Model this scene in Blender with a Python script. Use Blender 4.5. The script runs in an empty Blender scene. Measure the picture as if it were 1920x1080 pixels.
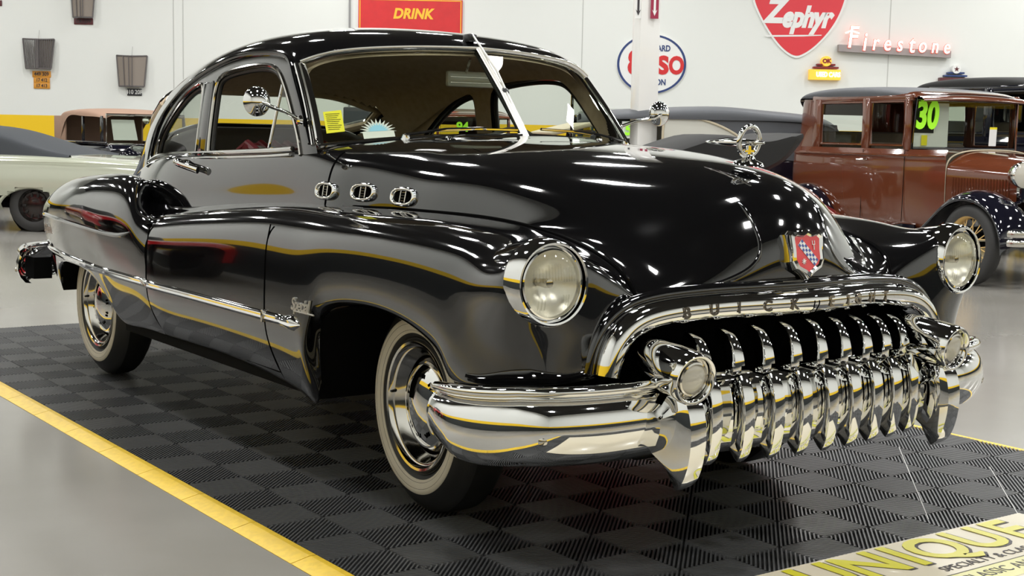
import bpy, bmesh, math, random
import numpy as np
from mathutils import Vector, Matrix
random.seed(7)
SC = bpy.context.scene
COL = SC.collection
PI = math.pi

# ---------------------------------------------------------------- materials
MATS = {}
def mat(name, col, rough=.5, metal=0., coat=0., spec=.5, emit=None, estr=0., bump=None, noise=None):
    m = bpy.data.materials.new(name); m.use_nodes = True
    nt = m.node_tree; b = nt.nodes['Principled BSDF']
    b.inputs['Base Color'].default_value = (*col, 1)
    b.inputs['Roughness'].default_value = rough
    b.inputs['Metallic'].default_value = metal
    b.inputs['Coat Weight'].default_value = coat
    b.inputs['Coat Roughness'].default_value = .02
    b.inputs['Specular IOR Level'].default_value = spec
    if emit:
        b.inputs['Emission Color'].default_value = (*emit, 1)
        b.inputs['Emission Strength'].default_value = estr
    tc = None
    if noise or bump:
        tc = nt.nodes.new('ShaderNodeTexCoord')
    if noise:      # (scale, other colour, contrast low, contrast high)
        n = nt.nodes.new('ShaderNodeTexNoise'); n.inputs['Scale'].default_value = noise[0]; n.inputs['Detail'].default_value = 6
        nt.links.new(tc.outputs['Object'], n.inputs['Vector'])
        r = nt.nodes.new('ShaderNodeValToRGB')
        r.color_ramp.elements[0].position = noise[2]; r.color_ramp.elements[1].position = noise[3]
        r.color_ramp.elements[0].color = (*col, 1); r.color_ramp.elements[1].color = (*noise[1], 1)
        nt.links.new(n.outputs['Fac'], r.inputs['Fac']); nt.links.new(r.outputs['Color'], b.inputs['Base Color'])
    if bump:       # (scale, strength, distance)
        n = nt.nodes.new('ShaderNodeTexNoise'); n.inputs['Scale'].default_value = bump[0]; n.inputs['Detail'].default_value = 3
        nt.links.new(tc.outputs['Object'], n.inputs['Vector'])
        bp = nt.nodes.new('ShaderNodeBump'); bp.inputs['Strength'].default_value = bump[1]; bp.inputs['Distance'].default_value = bump[2]
        nt.links.new(n.outputs['Fac'], bp.inputs['Height']); nt.links.new(bp.outputs['Normal'], b.inputs['Normal'])
    MATS[name] = m
    return m
def glass(name, tint, ior=1.5, rough=.0, refl=1.0):
    m = bpy.data.materials.new(name); m.use_nodes = True
    nt = m.node_tree; nt.nodes.clear()
    o = nt.nodes.new('ShaderNodeOutputMaterial'); mx = nt.nodes.new('ShaderNodeMixShader')
    t = nt.nodes.new('ShaderNodeBsdfTransparent'); t.inputs['Color'].default_value = (*tint, 1)
    g = nt.nodes.new('ShaderNodeBsdfGlossy'); g.inputs['Roughness'].default_value = rough
    g.inputs['Color'].default_value = (refl, refl, refl, 1)
    f0 = ((ior-1)/(ior+1))**2; lw = nt.nodes.new('ShaderNodeLayerWeight'); lw.inputs[0].default_value = .5
    pw = nt.nodes.new('ShaderNodeMath'); pw.operation = 'POWER'; pw.inputs[1].default_value = 5.0; nt.links.new(lw.outputs['Facing'], pw.inputs[0])
    f = nt.nodes.new('ShaderNodeMath'); f.operation = 'MULTIPLY_ADD'; f.inputs[1].default_value = 1-f0; f.inputs[2].default_value = f0; nt.links.new(pw.outputs[0], f.inputs[0])
    nt.links.new(f.outputs[0], mx.inputs[0]); nt.links.new(t.outputs[0], mx.inputs[1]); nt.links.new(g.outputs[0], mx.inputs[2])
    nt.links.new(mx.outputs[0], o.inputs[0]); MATS[name] = m
    return m

mat('black_paint', (.0035, .0035, .004), .06, coat=1.0, spec=.6)
mat('chrome', (.80, .80, .79), .035, 1.0)
mat('dark_chrome', (.30, .27, .23), .12, 1.0)
mat('soft_chrome', (.62, .60, .56), .10, 1.0)
mat('script_metal', (.75, .74, .70), .38, 1.0)
mat('rubber', (.010, .010, .010), .55, bump=(60, .15, .002))
mat('black_trim', (.006, .006, .006), .35)
mat('gap_black', (.001, .001, .001), .9, spec=.05)
mat('under_black', (.004, .004, .004), .85, spec=.1)
mat('white_rubber', (.66, .61, .50), .5, noise=(9, (.58, .53, .42), .35, .75))
mat('wheel_black', (.008, .006, .005), .2, coat=.5)
mat('reflector', (.86, .84, .76), .33, .75)
mat('lamp_lens', (.52, .50, .44), .12, coat=.6, bump=(90, .2, .002))
mat('headliner', (.56, .45, .32), .9, noise=(30, (.48, .38, .26), .35, .7))
mat('maroon_vinyl', (.10, .010, .014), .35, coat=.2)
mat('seat_cloth', (.11, .10, .085), .9)
mat('badge_red', (.62, .012, .018), .2, coat=1)
mat('badge_blue', (.02, .05, .28), .2, coat=1)
mat('white_enamel', (.8, .8, .78), .25, coat=.6)
mat('yellow_paper', (.90, .80, .02), .6)
mat('white_paper', (.80, .81, .80), .6)
mat('sky_blue', (.30, .62, .85), .5)
mat('lime_glow_paint', (.35, .85, .02), .5, emit=(.35, .9, .02), estr=.15)  # number paint with a faint glow put into it
glass('car_glass', (.84, .88, .82), 1.35, refl=.6)
glass('lens_glass', (.93, .93, .90), 1.5)
glass('side_glass', (.72, .76, .70), 1.5, refl=.9)

# ---------------------------------------------------------------- mesh helpers
def tag(o, label=None, cat=None, group=None, kind=None):
    if label: o['label'] = label
    if cat: o['category'] = cat
    if group: o['group'] = group
    if kind: o['kind'] = kind
    return o
def empty(name, loc=(0, 0, 0), rz=0.):
    o = bpy.data.objects.new(name, None); COL.objects.link(o)
    o.location = loc; o.rotation_euler = (0, 0, rz); o.empty_display_size = .2
    return o
def copy_tree(o, parent=None):
    c = o.copy(); COL.objects.link(c)
    if parent is not None: c.parent = parent
    for ch in list(o.children): copy_tree(ch, c)
    return c
def unit(v):
    v = np.asarray(v, float); n = np.linalg.norm(v); return v / n if n > 1e-12 else v

class MB:
    def __init__(s): s.v = []; s.f = []; s.mi = []
    def add(s, vs, fs, mi=0):
        b = len(s.v); s.v.extend([tuple(map(float, p)) for p in vs])
        s.f.extend([tuple(i + b for i in f) for f in fs]); s.mi.extend([mi] * len(fs)); return s
    def box(s, c, d, rz=0., mi=0, M=None):
        c = np.array(c, float); h = np.array(d, float) / 2; vs = []
        for x in (-1, 1):
            for y in (-1, 1):
                for z in (-1, 1):
                    p = np.array([x, y, z]) * h
                    if M is not None: p = M @ p
                    elif rz: p = np.array([p[0]*math.cos(rz)-p[1]*math.sin(rz), p[0]*math.sin(rz)+p[1]*math.cos(rz), p[2]])
                    vs.append(c + p)
        return s.add(vs, [(0,1,3,2),(4,6,7,5),(0,4,5,1),(2,3,7,6),(0,2,6,4),(1,5,7,3)], mi)
    def bbox(s, c, d, bev=.01, seg=2, mi=0, M=None):
        bm = bmesh.new(); bmesh.ops.create_cube(bm, size=1)
        for v in bm.verts: v.co = Vector((v.co.x*d[0], v.co.y*d[1], v.co.z*d[2]))
        bmesh.ops.bevel(bm, geom=bm.edges[:], offset=bev, segments=seg, affect='EDGES', profile=.5)
        bm.verts.index_update()
        vs = [np.array(v.co) for v in bm.verts]
        if M is not None: vs = [M @ p for p in vs]
        fs = [tuple(v.index for v in f.verts) for f in bm.faces]; bm.free()
        return s.add([np.array(c) + p for p in vs], fs, mi)
    def grid(s, P, mi=0, close_u=False, close_v=False, keep=None):
        P = np.asarray(P, float); n, m = P.shape[:2]; fs = []
        for i in range(n if close_u else n - 1):
            for j in range(m if close_v else m - 1):
                i2 = (i + 1) % n; j2 = (j + 1) % m
                if keep is not None:
                    c = (P[i, j] + P[i2, j] + P[i, j2] + P[i2, j2]) / 4
                    if not keep(c, i, j): continue
                fs.append((i*m + j, i2*m + j, i2*m + j2, i*m + j2))
        return s.add(P.reshape(-1, 3), fs, mi)
    def tube(s, path, r, n=10, caps=True, mi=0, close=False, flat=None, up=None):
        """round (or flat: (a,b) elliptical) tube along a path"""
        path = np.asarray(path, float); L = len(path)
        rr = np.broadcast_to(np.asarray(r, float), (L,)) if np.ndim(r) <= 1 else r
        T = np.array([unit(path[(i+1) % L if close else min(i+1, L-1)] - path[(i-1) % L if close else max(i-1, 0)]) for i in range(L)])
        ref = np.array(up if up is not None else ((0, 0, 1) if abs(T[0][2]) < .9 else (1, 0, 0)), float)
        rings = []; N = unit(ref - T[0] * (ref @ T[0]))
        for i in range(L):
            if up is not None: N = unit(ref - T[i] * (ref @ T[i]))
            else: N = unit(N - T[i] * (N @ T[i]))
            B = np.cross(T[i], N); a, b = flat if flat else (1, 1)
            rings.append([path[i] + rr[i] * (a*math.cos(2*PI*k/n) * N + b*math.sin(2*PI*k/n) * B) for k in range(n)])
        s.grid(rings, mi, close_u=close, close_v=True)
        if caps and not close:
            b0 = len(s.v)
            s.add(rings[0], [tuple(range(n))[::-1]], mi); s.add(rings[-1], [tuple(range(n))], mi)
        return s
    def lathe(s, prof, c=(0, 0, 0), ax=(0, 0, 1), n=48, mi=0, ref=None, a0=0., a1=2*PI):
        """prof: list of (radius, height along ax)"""
        ax = unit(ax); c = np.array(c, float)
        r0 = np.array(ref if ref is not None else ((1, 0, 0) if abs(ax[0]) < .9 else (0, 1, 0)), float)
        U = unit(r0 - ax * (r0 @ ax)); V = np.cross(ax, U)
        full = abs(a1 - a0 - 2*PI) < 1e-6
        k = n if full else n + 1
        G = [[c + h * ax + r * (math.cos(a0 + (a1-a0)*i/n) * U + math.sin(a0 + (a1-a0)*i/n) * V) for i in range(k)] for r, h in prof]
        return s.grid(G, mi, close_v=full)
    def sweep(s, path, secs, mi=0, caps=True, closed=True):
        """secs: list of closed sections already in world space"""
        s.grid(secs, mi, close_v=closed)
        if caps:
            n = len(secs[0]); s.add(secs[0], [tuple(range(n))[::-1]], mi); s.add(secs[-1], [tuple(range(n))], mi)
        return s
    def prism(s, poly, o, X, Y, Z, d, mi=0):
        """2-D outline extruded by d along Z"""
        o, X, Y, Z = [np.array(a, float) for a in (o, X, Y, Z)]; n = len(poly)
        a = [o + p[0]*X + p[1]*Y for p in poly]; b = [p + Z*d for p in a]
        return s.add(a + b, [tuple(range(n))[::-1], tuple(range(n, 2*n))] + [(i, (i+1) % n, n + (i+1) % n, n + i) for i in range(n)], mi)
    def mirror(s):
        r = MB(); r.v = [(x, -y, z) for x, y, z in s.v]; r.f = [tuple(reversed(f)) for f in s.f]; r.mi = list(s.mi); return r
    def build(s, name, m, parent=None, smooth=True, angle=40, weld=True, normals=True):
        me = bpy.data.meshes.new(name)
        me.from_pydata(s.v, [], s.f)
        ms = m if isinstance(m, (list, tuple)) else [m]
        for q in ms: me.materials.append(MATS[q])
        if len(ms) > 1:
            me.polygons.foreach_set('material_index', s.mi)
        bm = bmesh.new(); bm.from_mesh(me)
        if weld: bmesh.ops.remove_doubles(bm, verts=bm.verts, dist=1e-5)
        loose = [v for v in bm.verts if not v.link_faces]
        if loose: bmesh.ops.delete(bm, geom=loose, context='VERTS')
        if normals: bmesh.ops.recalc_face_normals(bm, faces=bm.faces)
        bm.to_mesh(me); bm.free()
        if smooth:
            me.polygons.foreach_set('use_smooth', [True] * len(me.polygons))
            me.set_sharp_from_angle(angle=math.radians(angle))
        me.update()
        o = bpy.data.objects.new(name, me); COL.objects.link(o)
        if parent is not None: o.parent = parent
        return o

def bs1(P, k, iters=1):
    """smooth curve near/through control points, k samples per span (axis 0); end points exact"""
    P = np.asarray(P, float); n = len(P)
    def ev(C, us):
        E = np.concatenate([[2*C[0] - C[1]], C, [2*C[-1] - C[-2]]])
        out = []
        for u in us:
            i = min(int(u), n - 2); t = u - i
            a = (1-t)**3/6; b = (3*t**3 - 6*t**2 + 4)/6; c = (-3*t**3 + 3*t**2 + 3*t + 1)/6; d = t**3/6
            out.append(a*E[i] + b*E[i+1] + c*E[i+2] + d*E[i+3])
        return np.array(out)
    C = P.copy()
    for _ in range(iters): C = C + (P - ev(C, np.arange(n)))
    return ev(C, np.linspace(0, n - 1, (n - 1)*k + 1))
def bs2(G, ku, kv, iters=1):
    G = np.asarray(G, float)
    A = bs1(G, ku, iters)
    return np.swapaxes(bs1(np.swapaxes(A, 0, 1), kv, iters), 0, 1)
def curve(P, k=8, iters=3): return bs1(P, k, iters)
def mirror_cols(rows):
    """rows of half sections ending on y=0 -> full width"""
    out = []
    for r in rows:
        h = [list(p) for p in r]
        out.append([(x, -y, z) for x, y, z in h] + [(x, y, z) for x, y, z in h[-2::-1]])
    return out
def pin(p, poly):
    x, y = p; c = False; n = len(poly)
    for i in range(n):
        x1, y1 = poly[i]; x2, y2 = poly[(i+1) % n]
        if (y1 > y) != (y2 > y) and x < (x2-x1)*(y-y1)/(y2-y1) + x1: c = not c
    return c
FONTC = {}
def text_vf(txt, size=1., extrude=.0, shear=0., bold=0., spacing=1., align='CENTER'):
    cu = bpy.data.curves.new('lettering', 'FONT'); cu.body = txt; cu.size = size; cu.extrude = extrude; cu.shear = shear
    cu.offset = bold; cu.space_character = spacing; cu.align_x = align; cu.align_y = 'CENTER'; cu.resolution_u = 4
    o = bpy.data.objects.new('lettering', cu); COL.objects.link(o)
    dg = bpy.context.evaluated_depsgraph_get(); dg.update()
    me = o.evaluated_get(dg).to_mesh()
    vs = [np.array(v.co) for v in me.vertices]; fs = [tuple(p.vertices) for p in me.polygons]
    o.evaluated_get(dg).to_mesh_clear(); bpy.data.objects.remove(o); bpy.data.curves.remove(cu)
    return vs, fs
def add_text(mb, txt, o, X, Y, size, extrude=.001, shear=0., bold=0., spacing=1., sx=1., mi=0, align='CENTER'):
    X = unit(X); Y = unit(Y); Z = np.cross(X, Y); o = np.array(o, float)
    vs, fs = text_vf(txt, size, extrude, shear, bold, spacing, align)
    return mb.add([o + p[0]*sx*X + p[1]*Y + p[2]*Z for p in vs], fs, mi)
# ================================================================= the black fastback coupe
car = empty('car', (0, 0, 0))
tag(car, 'shiny black fastback coupe with chrome bucktooth grille standing on the dark tiled mat', 'car')
KU, KV = 8, 7
# fender + side: columns lip, bottom edge, lower, mid, upper, shoulder, crest, inner, valley
A = [
 [(-4.300,0.600,0.420),(-4.300,0.660,0.420),(-4.300,0.680,0.500),(-4.300,0.700,0.600),(-4.280,0.700,0.700),(-4.250,0.680,0.780),(-4.200,0.660,0.820),(-4.200,0.620,0.840),(-4.150,0.600,0.850)],
 [(-3.600,0.600,0.420),(-3.600,0.600,0.420),(-3.600,0.600,0.500),(-3.600,0.600,0.600),(-3.600,0.600,0.700),(-3.600,0.580,0.800),(-3.600,0.560,0.850),(-3.600,0.530,0.880),(-3.600,0.500,0.880)],
 [(-2.950,0.740,0.420),(-2.950,0.780,0.420),(-2.950,0.780,0.500),(-2.950,0.780,0.600),(-2.950,0.770,0.720),(-2.950,0.750,0.800),(-2.950,0.720,0.860),(-2.950,0.690,0.900),(-2.950,0.665,0.930)],
 [(-2.350,0.800,0.370),(-2.350,0.860,0.370),(-2.350,0.900,0.460),(-2.350,0.930,0.600),(-2.350,0.940,0.720),(-2.350,0.920,0.800),(-2.350,0.890,0.860),(-2.350,0.830,0.900),(-2.350,0.790,0.925)],
 [(-1.900,0.860,0.370),(-1.900,0.910,0.370),(-1.900,0.984,0.500),(-1.900,0.999,0.620),(-1.900,0.996,0.720),(-1.900,0.985,0.820),(-1.900,0.930,0.885),(-1.900,0.860,0.905),(-1.900,0.818,0.922)],
 [(-1.500,0.860,0.375),(-1.500,0.910,0.375),(-1.500,0.984,0.500),(-1.500,0.999,0.620),(-1.500,0.996,0.740),(-1.500,0.985,0.850),(-1.500,0.930,0.922),(-1.500,0.860,0.942),(-1.500,0.812,0.955)],
 [(-1.100,0.860,0.370),(-1.100,0.910,0.370),(-1.100,0.984,0.500),(-1.100,0.999,0.620),(-1.100,0.996,0.760),(-1.100,0.985,0.880),(-1.100,0.925,0.958),(-1.100,0.855,0.975),(-1.100,0.808,0.983)],
 [(-0.800,0.860,0.355),(-0.800,0.910,0.355),(-0.800,0.984,0.500),(-0.800,0.999,0.620),(-0.800,0.996,0.760),(-0.800,0.985,0.890),(-0.800,0.925,0.975),(-0.800,0.850,0.995),(-0.800,0.804,0.999)],
 [(-0.580,0.860,0.335),(-0.580,0.910,0.335),(-0.580,0.984,0.500),(-0.580,0.999,0.620),(-0.580,0.996,0.760),(-0.580,0.985,0.890),(-0.580,0.920,0.980),(-0.580,0.850,1.000),(-0.580,0.800,1.000)],
 [(-0.450,0.860,0.315),(-0.450,0.915,0.315),(-0.450,0.984,0.500),(-0.450,0.999,0.620),(-0.450,0.996,0.760),(-0.450,0.985,0.890),(-0.450,0.920,0.985),(-0.450,0.830,1.003),(-0.450,0.770,1.003)],
 [(-0.425,0.860,0.480),(-0.425,0.935,0.480),(-0.410,0.984,0.500),(-0.380,0.999,0.620),(-0.360,0.996,0.780),(-0.350,0.985,0.900),(-0.340,0.920,0.988),(-0.330,0.810,1.005),(-0.330,0.745,1.005)],
 [(-0.385,0.860,0.600),(-0.385,0.950,0.600),(-0.360,0.977,0.640),(-0.310,0.995,0.710),(-0.280,0.995,0.810),(-0.260,0.985,0.910),(-0.250,0.920,0.990),(-0.240,0.800,1.007),(-0.240,0.725,1.007)],
 [(-0.270,0.860,0.670),(-0.270,0.955,0.670),(-0.255,0.982,0.695),(-0.220,0.995,0.750),(-0.190,0.995,0.830),(-0.170,0.985,0.915),(-0.160,0.920,0.990),(-0.150,0.790,1.007),(-0.150,0.710,1.007)],
 [(-0.090,0.860,0.698),(-0.090,0.955,0.698),(-0.085,0.982,0.720),(-0.070,0.995,0.770),(-0.050,0.995,0.840),(-0.030,0.985,0.920),(-0.020,0.920,0.990),(-0.010,0.780,1.007),(-0.010,0.695,1.007)],
 [(0.120,0.860,0.698),(0.120,0.955,0.698),(0.120,0.982,0.720),(0.120,0.995,0.770),(0.130,0.995,0.840),(0.140,0.985,0.920),(0.150,0.915,0.990),(0.150,0.770,1.005),(0.150,0.665,1.005)],
 [(0.290,0.860,0.665),(0.290,0.950,0.665),(0.300,0.980,0.690),(0.310,0.995,0.750),(0.320,0.995,0.830),(0.320,0.985,0.915),(0.320,0.910,0.988),(0.320,0.750,0.998),(0.320,0.630,0.995)],
 [(0.410,0.860,0.600),(0.410,0.940,0.600),(0.425,0.975,0.640),(0.440,0.995,0.710),(0.460,0.995,0.810),(0.470,0.985,0.905),(0.470,0.905,0.980),(0.470,0.740,0.985),(0.470,0.605,0.975)],
 [(0.455,0.860,0.545),(0.455,0.950,0.545),(0.500,0.985,0.600),(0.540,0.995,0.690),(0.560,0.995,0.800),(0.570,0.985,0.895),(0.570,0.900,0.972),(0.570,0.735,0.970),(0.570,0.597,0.957)],
 [(0.600,0.880,0.555),(0.600,0.978,0.555),(0.620,0.982,0.600),(0.650,0.986,0.690),(0.670,1.000,0.790),(0.680,0.992,0.885),(0.680,0.890,0.962),(0.680,0.735,0.950),(0.680,0.600,0.935)],
 [(0.740,0.880,0.570),(0.745,0.962,0.570),(0.755,0.968,0.620),(0.770,0.978,0.700),(0.790,1.004,0.790),(0.800,1.008,0.885),(0.800,0.900,0.970),(0.785,0.755,0.935),(0.760,0.597,0.908)],
 [(0.820,0.840,0.580),(0.838,0.922,0.580),(0.844,0.926,0.620),(0.852,0.938,0.700),(0.862,0.972,0.785),(0.868,0.978,0.875),(0.865,0.867,0.958),(0.835,0.725,0.920),(0.805,0.588,0.880)],
 [(0.860,0.780,0.585),(0.876,0.848,0.585),(0.878,0.850,0.620),(0.880,0.850,0.690),(0.884,0.850,0.765),(0.882,0.830,0.840),(0.875,0.760,0.890),(0.852,0.670,0.885),(0.828,0.577,0.850)],
 [(0.880,0.730,0.590),(0.885,0.775,0.590),(0.888,0.770,0.630),(0.886,0.750,0.690),(0.883,0.730,0.740),(0.877,0.700,0.785),(0.868,0.655,0.812),(0.857,0.610,0.825),(0.845,0.566,0.820)],
 [(0.875,0.710,0.590),(0.880,0.735,0.590),(0.880,0.730,0.630),(0.878,0.715,0.670),(0.875,0.700,0.710),(0.870,0.675,0.745),(0.865,0.640,0.770),(0.860,0.600,0.785),(0.858,0.560,0.790)],
]
# upper side / hood: valley ... centre
B = [
 [None,(-4.15,.60,.86),(-4.13,.60,.87),(-4.10,.60,.875),(-4.10,.60,.88),(-4.1,.5,.84),(-4.1,.25,.82),(-4.1,0,.82)],
 [None,(-3.6,.495,.89),(-3.6,.49,.90),(-3.6,.485,.905),(-3.6,.48,.91),(-3.6,.4,.88),(-3.6,.2,.88),(-3.6,0,.88)],
 [None,(-2.95,.655,.96),(-2.95,.645,.99),(-2.95,.635,1.01),(-2.95,.622,1.03),(-2.95,.5,1.0),(-2.95,.3,1.0),(-2.95,0,1.0)],
 [None,(-2.35,.798,.98),(-2.35,.787,1.04),(-2.35,.770,1.09),(-2.35,.738,1.135),(-2.35,.66,1.1),(-2.35,.35,1.1),(-2.35,0,1.1)],
 [None,(-1.90,.808,.975),(-1.90,.799,1.05),(-1.90,.785,1.115),(-1.90,.765,1.155),(-1.90,.69,1.13),(-1.90,.38,1.12),(-1.90,0,1.12)],
 [None,(-1.50,.806,.995),(-1.50,.799,1.06),(-1.50,.788,1.12),(-1.50,.768,1.168),(-1.50,.70,1.14),(-1.50,.4,1.13),(-1.5,0,1.13)],
 [None,(-1.10,.803,1.02),(-1.10,.798,1.08),(-1.10,.788,1.14),(-1.10,.768,1.183),(-1.10,.70,1.16),(-1.10,.4,1.15),(-1.1,0,1.15)],
 [None,(-.80,.800,1.03),(-.80,.794,1.085),(-.80,.78,1.15),(-.80,.750,1.20),(-.80,.66,1.205),(-.80,.35,1.20),(-.8,0,1.2)],
 [None,(-.58,.795,1.03),(-.58,.785,1.085),(-.58,.76,1.15),(-.58,.70,1.20),(-.58,.57,1.235),(-.55,.32,1.255),(-.52,0,1.262)],
 [None,(-.45,.765,1.033),(-.45,.755,1.088),(-.45,.73,1.15),(-.45,.665,1.198),(-.45,.53,1.23),(-.44,.29,1.252),(-.42,0,1.258)],
 [None,(-.33,.742,1.035),(-.33,.73,1.088),(-.33,.70,1.148),(-.33,.63,1.194),(-.33,.50,1.226),(-.32,.27,1.247),(-.31,0,1.253)],
 [None,(-.24,.722,1.035),(-.24,.71,1.088),(-.24,.675,1.147),(-.24,.60,1.191),(-.24,.475,1.223),(-.23,.25,1.243),(-.23,0,1.249)],
 [None,(-.15,.706,1.035),(-.15,.693,1.087),(-.15,.655,1.145),(-.15,.58,1.189),(-.15,.455,1.22),(-.14,.24,1.240),(-.14,0,1.246)],
 [None,(-.01,.690,1.033),(-.01,.675,1.085),(-.01,.635,1.142),(-.01,.555,1.185),(-.01,.43,1.215),(-.01,.225,1.235),(0,0,1.241)],
 [None,(.15,.658,1.03),(.15,.64,1.078),(.15,.60,1.135),(.15,.515,1.176),(.15,.395,1.205),(.15,.205,1.226),(.15,0,1.232)],
 [None,(.32,.622,1.018),(.32,.60,1.062),(.32,.555,1.118),(.32,.475,1.160),(.32,.36,1.19),(.32,.19,1.212),(.32,0,1.219)],
 [None,(.47,.585,.99),(.475,.555,1.028),(.48,.51,1.083),(.48,.435,1.13),(.48,.33,1.165),(.48,.175,1.195),(.48,0,1.205)],
 [None,(.575,.565,.967),(.585,.525,.995),(.59,.475,1.045),(.59,.405,1.10),(.59,.305,1.143),(.59,.165,1.18),(.59,0,1.193)],
 [None,(.69,.555,.938),(.70,.50,.952),(.71,.44,.995),(.715,.37,1.055),(.72,.28,1.108),(.72,.15,1.152),(.72,0,1.17)],
 [None,(.78,.53,.893),(.80,.46,.90),(.815,.39,.935),(.83,.325,.985),(.835,.25,1.045),(.84,.135,1.105),(.84,0,1.128)],
 [None,(.83,.515,.858),(.855,.44,.857),(.875,.365,.875),(.89,.29,.915),(.905,.21,.965),(.912,.115,1.02),(.915,0,1.045)],
 [None,(.852,.50,.836),(.88,.42,.83),(.902,.345,.84),(.922,.275,.865),(.94,.195,.90),(.952,.105,.94),(.957,0,.957)],
 [None,(.868,.49,.815),(.89,.41,.815),(.912,.335,.82),(.932,.255,.835),(.948,.175,.855),(.958,.095,.875),(.963,0,.884)],
 [None,(.872,.49,.80),(.89,.41,.805),(.91,.33,.81),(.925,.25,.817),(.94,.17,.822),(.95,.085,.825),(.955,0,.827)],
]
for a, b in zip(A, B): b[0] = a[8]
for a in A: a[0] = (a[1][0] - (.010 if a[1][0] > .5 else 0), a[1][1] - (.010 if a[1][0] > .5 else .022), a[1][2] + .002)
PA = bs2(A, KU, KV, 1)                       # right-hand numbers are |y|
PBfull = bs2(mirror_cols(B), KU, KV, 1)
nB = PBfull.shape[1]
def neg(P): Q = P.copy(); Q[..., 1] *= -1; return Q
XD0, XD1 = -.69, -1.84                       # door seams
for sgn in (-1, 1):
    P = neg(PA) if sgn < 0 else PA
    hc = (sgn*.889, .866)
    def in_hl(c): return c[0] > .80 and math.hypot(c[1]-hc[0], c[2]-hc[1]) < .112
    P = P.copy()
    hol = np.zeros((P.shape[0]-1, P.shape[1]-1), bool)
    for i in range(hol.shape[0]):
        for j in range(hol.shape[1]): hol[i, j] = in_hl((P[i,j]+P[i+1,j]+P[i,j+1]+P[i+1,j+1])/4)
    for i in range(1, hol.shape[0]):
        for j in range(1, hol.shape[1]):
            if 0 < hol[i-1:i+1, j-1:j+1].sum() < 4:
                v = np.array([P[i,j,1]-hc[0], P[i,j,2]-hc[1]]); d = np.linalg.norm(v)
                P[i, j, 1:] = np.array(hc) + v/d*.112
    MB().grid(P, keep=lambda c, i, j: c[0] > XD0 and not hol[i, j]).build('front_fender', 'black_paint', car)
    MB().grid(P, keep=lambda c, i, j: XD1 < c[0] <= XD0).build('door', 'black_paint', car)
    MB().grid(P, keep=lambda c, i, j: -2.75 < c[0] <= XD1 and j >= 5*KV + 3).build('quarter_panel', 'black_paint', car)
# hood (between the seams), cowl, upper body
MB().grid(PBfull, keep=lambda c, i, j: c[0] > -.47 + .05*abs(c[1]) ).build('hood', 'black_paint', car)
def keep_upper(c, i, j):
    if c[0] > -.47 + .05*abs(c[1]): return False
    jj = min(j, nB - 2 - j)
    wsx = -.50 - .36*(abs(c[1])/.75)**2          # under the windshield
    if c[0] < wsx - .05 and jj >= 4*KV: return False
    return True
MB().grid(PBfull, keep=keep_upper).build('upper_body', 'black_paint', car)

# ---- roof and fastback deck
Rr = [
 [(-.745,.758,1.185),(-.83,.742,1.31),(-.92,.722,1.43),(-1.0,.695,1.525),(-.955,.59,1.568),(-.895,.44,1.590),(-.84,.22,1.603),(-.82,0,1.607)],
 [(-.80,.770,1.18),(-.885,.752,1.31),(-.975,.732,1.43),(-1.055,.708,1.54),(-1.03,.62,1.602),(-.985,.45,1.634),(-.94,.23,1.650),(-.92,0,1.655)],
 [(-.95,.772,1.17),(-1.02,.754,1.30),(-1.10,.733,1.43),(-1.17,.708,1.555),(-1.15,.635,1.625),(-1.13,.465,1.664),(-1.11,.24,1.682),(-1.10,0,1.688)],
 [(-1.25,.772,1.16),(-1.29,.753,1.30),(-1.33,.732,1.435),(-1.36,.708,1.560),(-1.35,.640,1.628),(-1.34,.475,1.676),(-1.33,.245,1.702),(-1.33,0,1.709)],
 [(-1.55,.770,1.15),(-1.56,.750,1.29),(-1.58,.731,1.425),(-1.60,.708,1.552),(-1.60,.636,1.620),(-1.60,.475,1.674),(-1.60,.25,1.706),(-1.60,0,1.714)],
 [(-1.83,.766,1.13),(-1.83,.750,1.26),(-1.84,.73,1.39),(-1.86,.708,1.510),(-1.87,.636,1.590),(-1.88,.475,1.655),(-1.88,.25,1.698),(-1.88,0,1.708)],
 [(-2.10,.757,1.12),(-2.11,.744,1.22),(-2.12,.727,1.33),(-2.13,.708,1.432),(-2.15,.634,1.532),(-2.16,.475,1.618),(-2.17,.25,1.672),(-2.17,0,1.686)],
 [(-2.36,.738,1.10),(-2.37,.735,1.16),(-2.38,.722,1.24),(-2.39,.703,1.318),(-2.42,.632,1.446),(-2.45,.475,1.570),(-2.46,.25,1.625),(-2.46,0,1.643)],
 [(-2.66,.705,1.04),(-2.66,.697,1.08),(-2.66,.688,1.13),(-2.68,.668,1.205),(-2.72,.605,1.345),(-2.75,.455,1.468),(-2.76,.24,1.540),(-2.77,0,1.562)],
 [(-3.0,.625,.97),(-3.0,.615,1.00),(-3.0,.605,1.04),(-3.02,.575,1.11),(-3.05,.52,1.21),(-3.07,.40,1.33),(-3.09,.21,1.41),(-3.1,0,1.435)],
 [(-3.45,.52,.87),(-3.45,.51,.90),(-3.45,.50,.93),(-3.46,.47,.98),(-3.48,.42,1.03),(-3.5,.33,1.12),(-3.5,.17,1.175),(-3.5,0,1.195)],
 [(-3.9,.47,.78),(-3.9,.46,.80),(-3.9,.45,.82),(-3.9,.42,.86),(-3.9,.37,.89),(-3.9,.28,.93),(-3.9,.15,.955),(-3.9,0,.96)],
 [(-4.2,.42,.68),(-4.21,.41,.69),(-4.22,.40,.70),(-4.23,.38,.71),(-4.24,.33,.72),(-4.24,.25,.73),(-4.24,.13,.735),(-4.24,0,.735)],
 [(-4.28,.40,.45),(-4.29,.40,.45),(-4.30,.39,.45),(-4.31,.37,.45),(-4.31,.32,.45),(-4.32,.24,.45),(-4.32,.12,.45),(-4.32,0,.45)],
]
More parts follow.
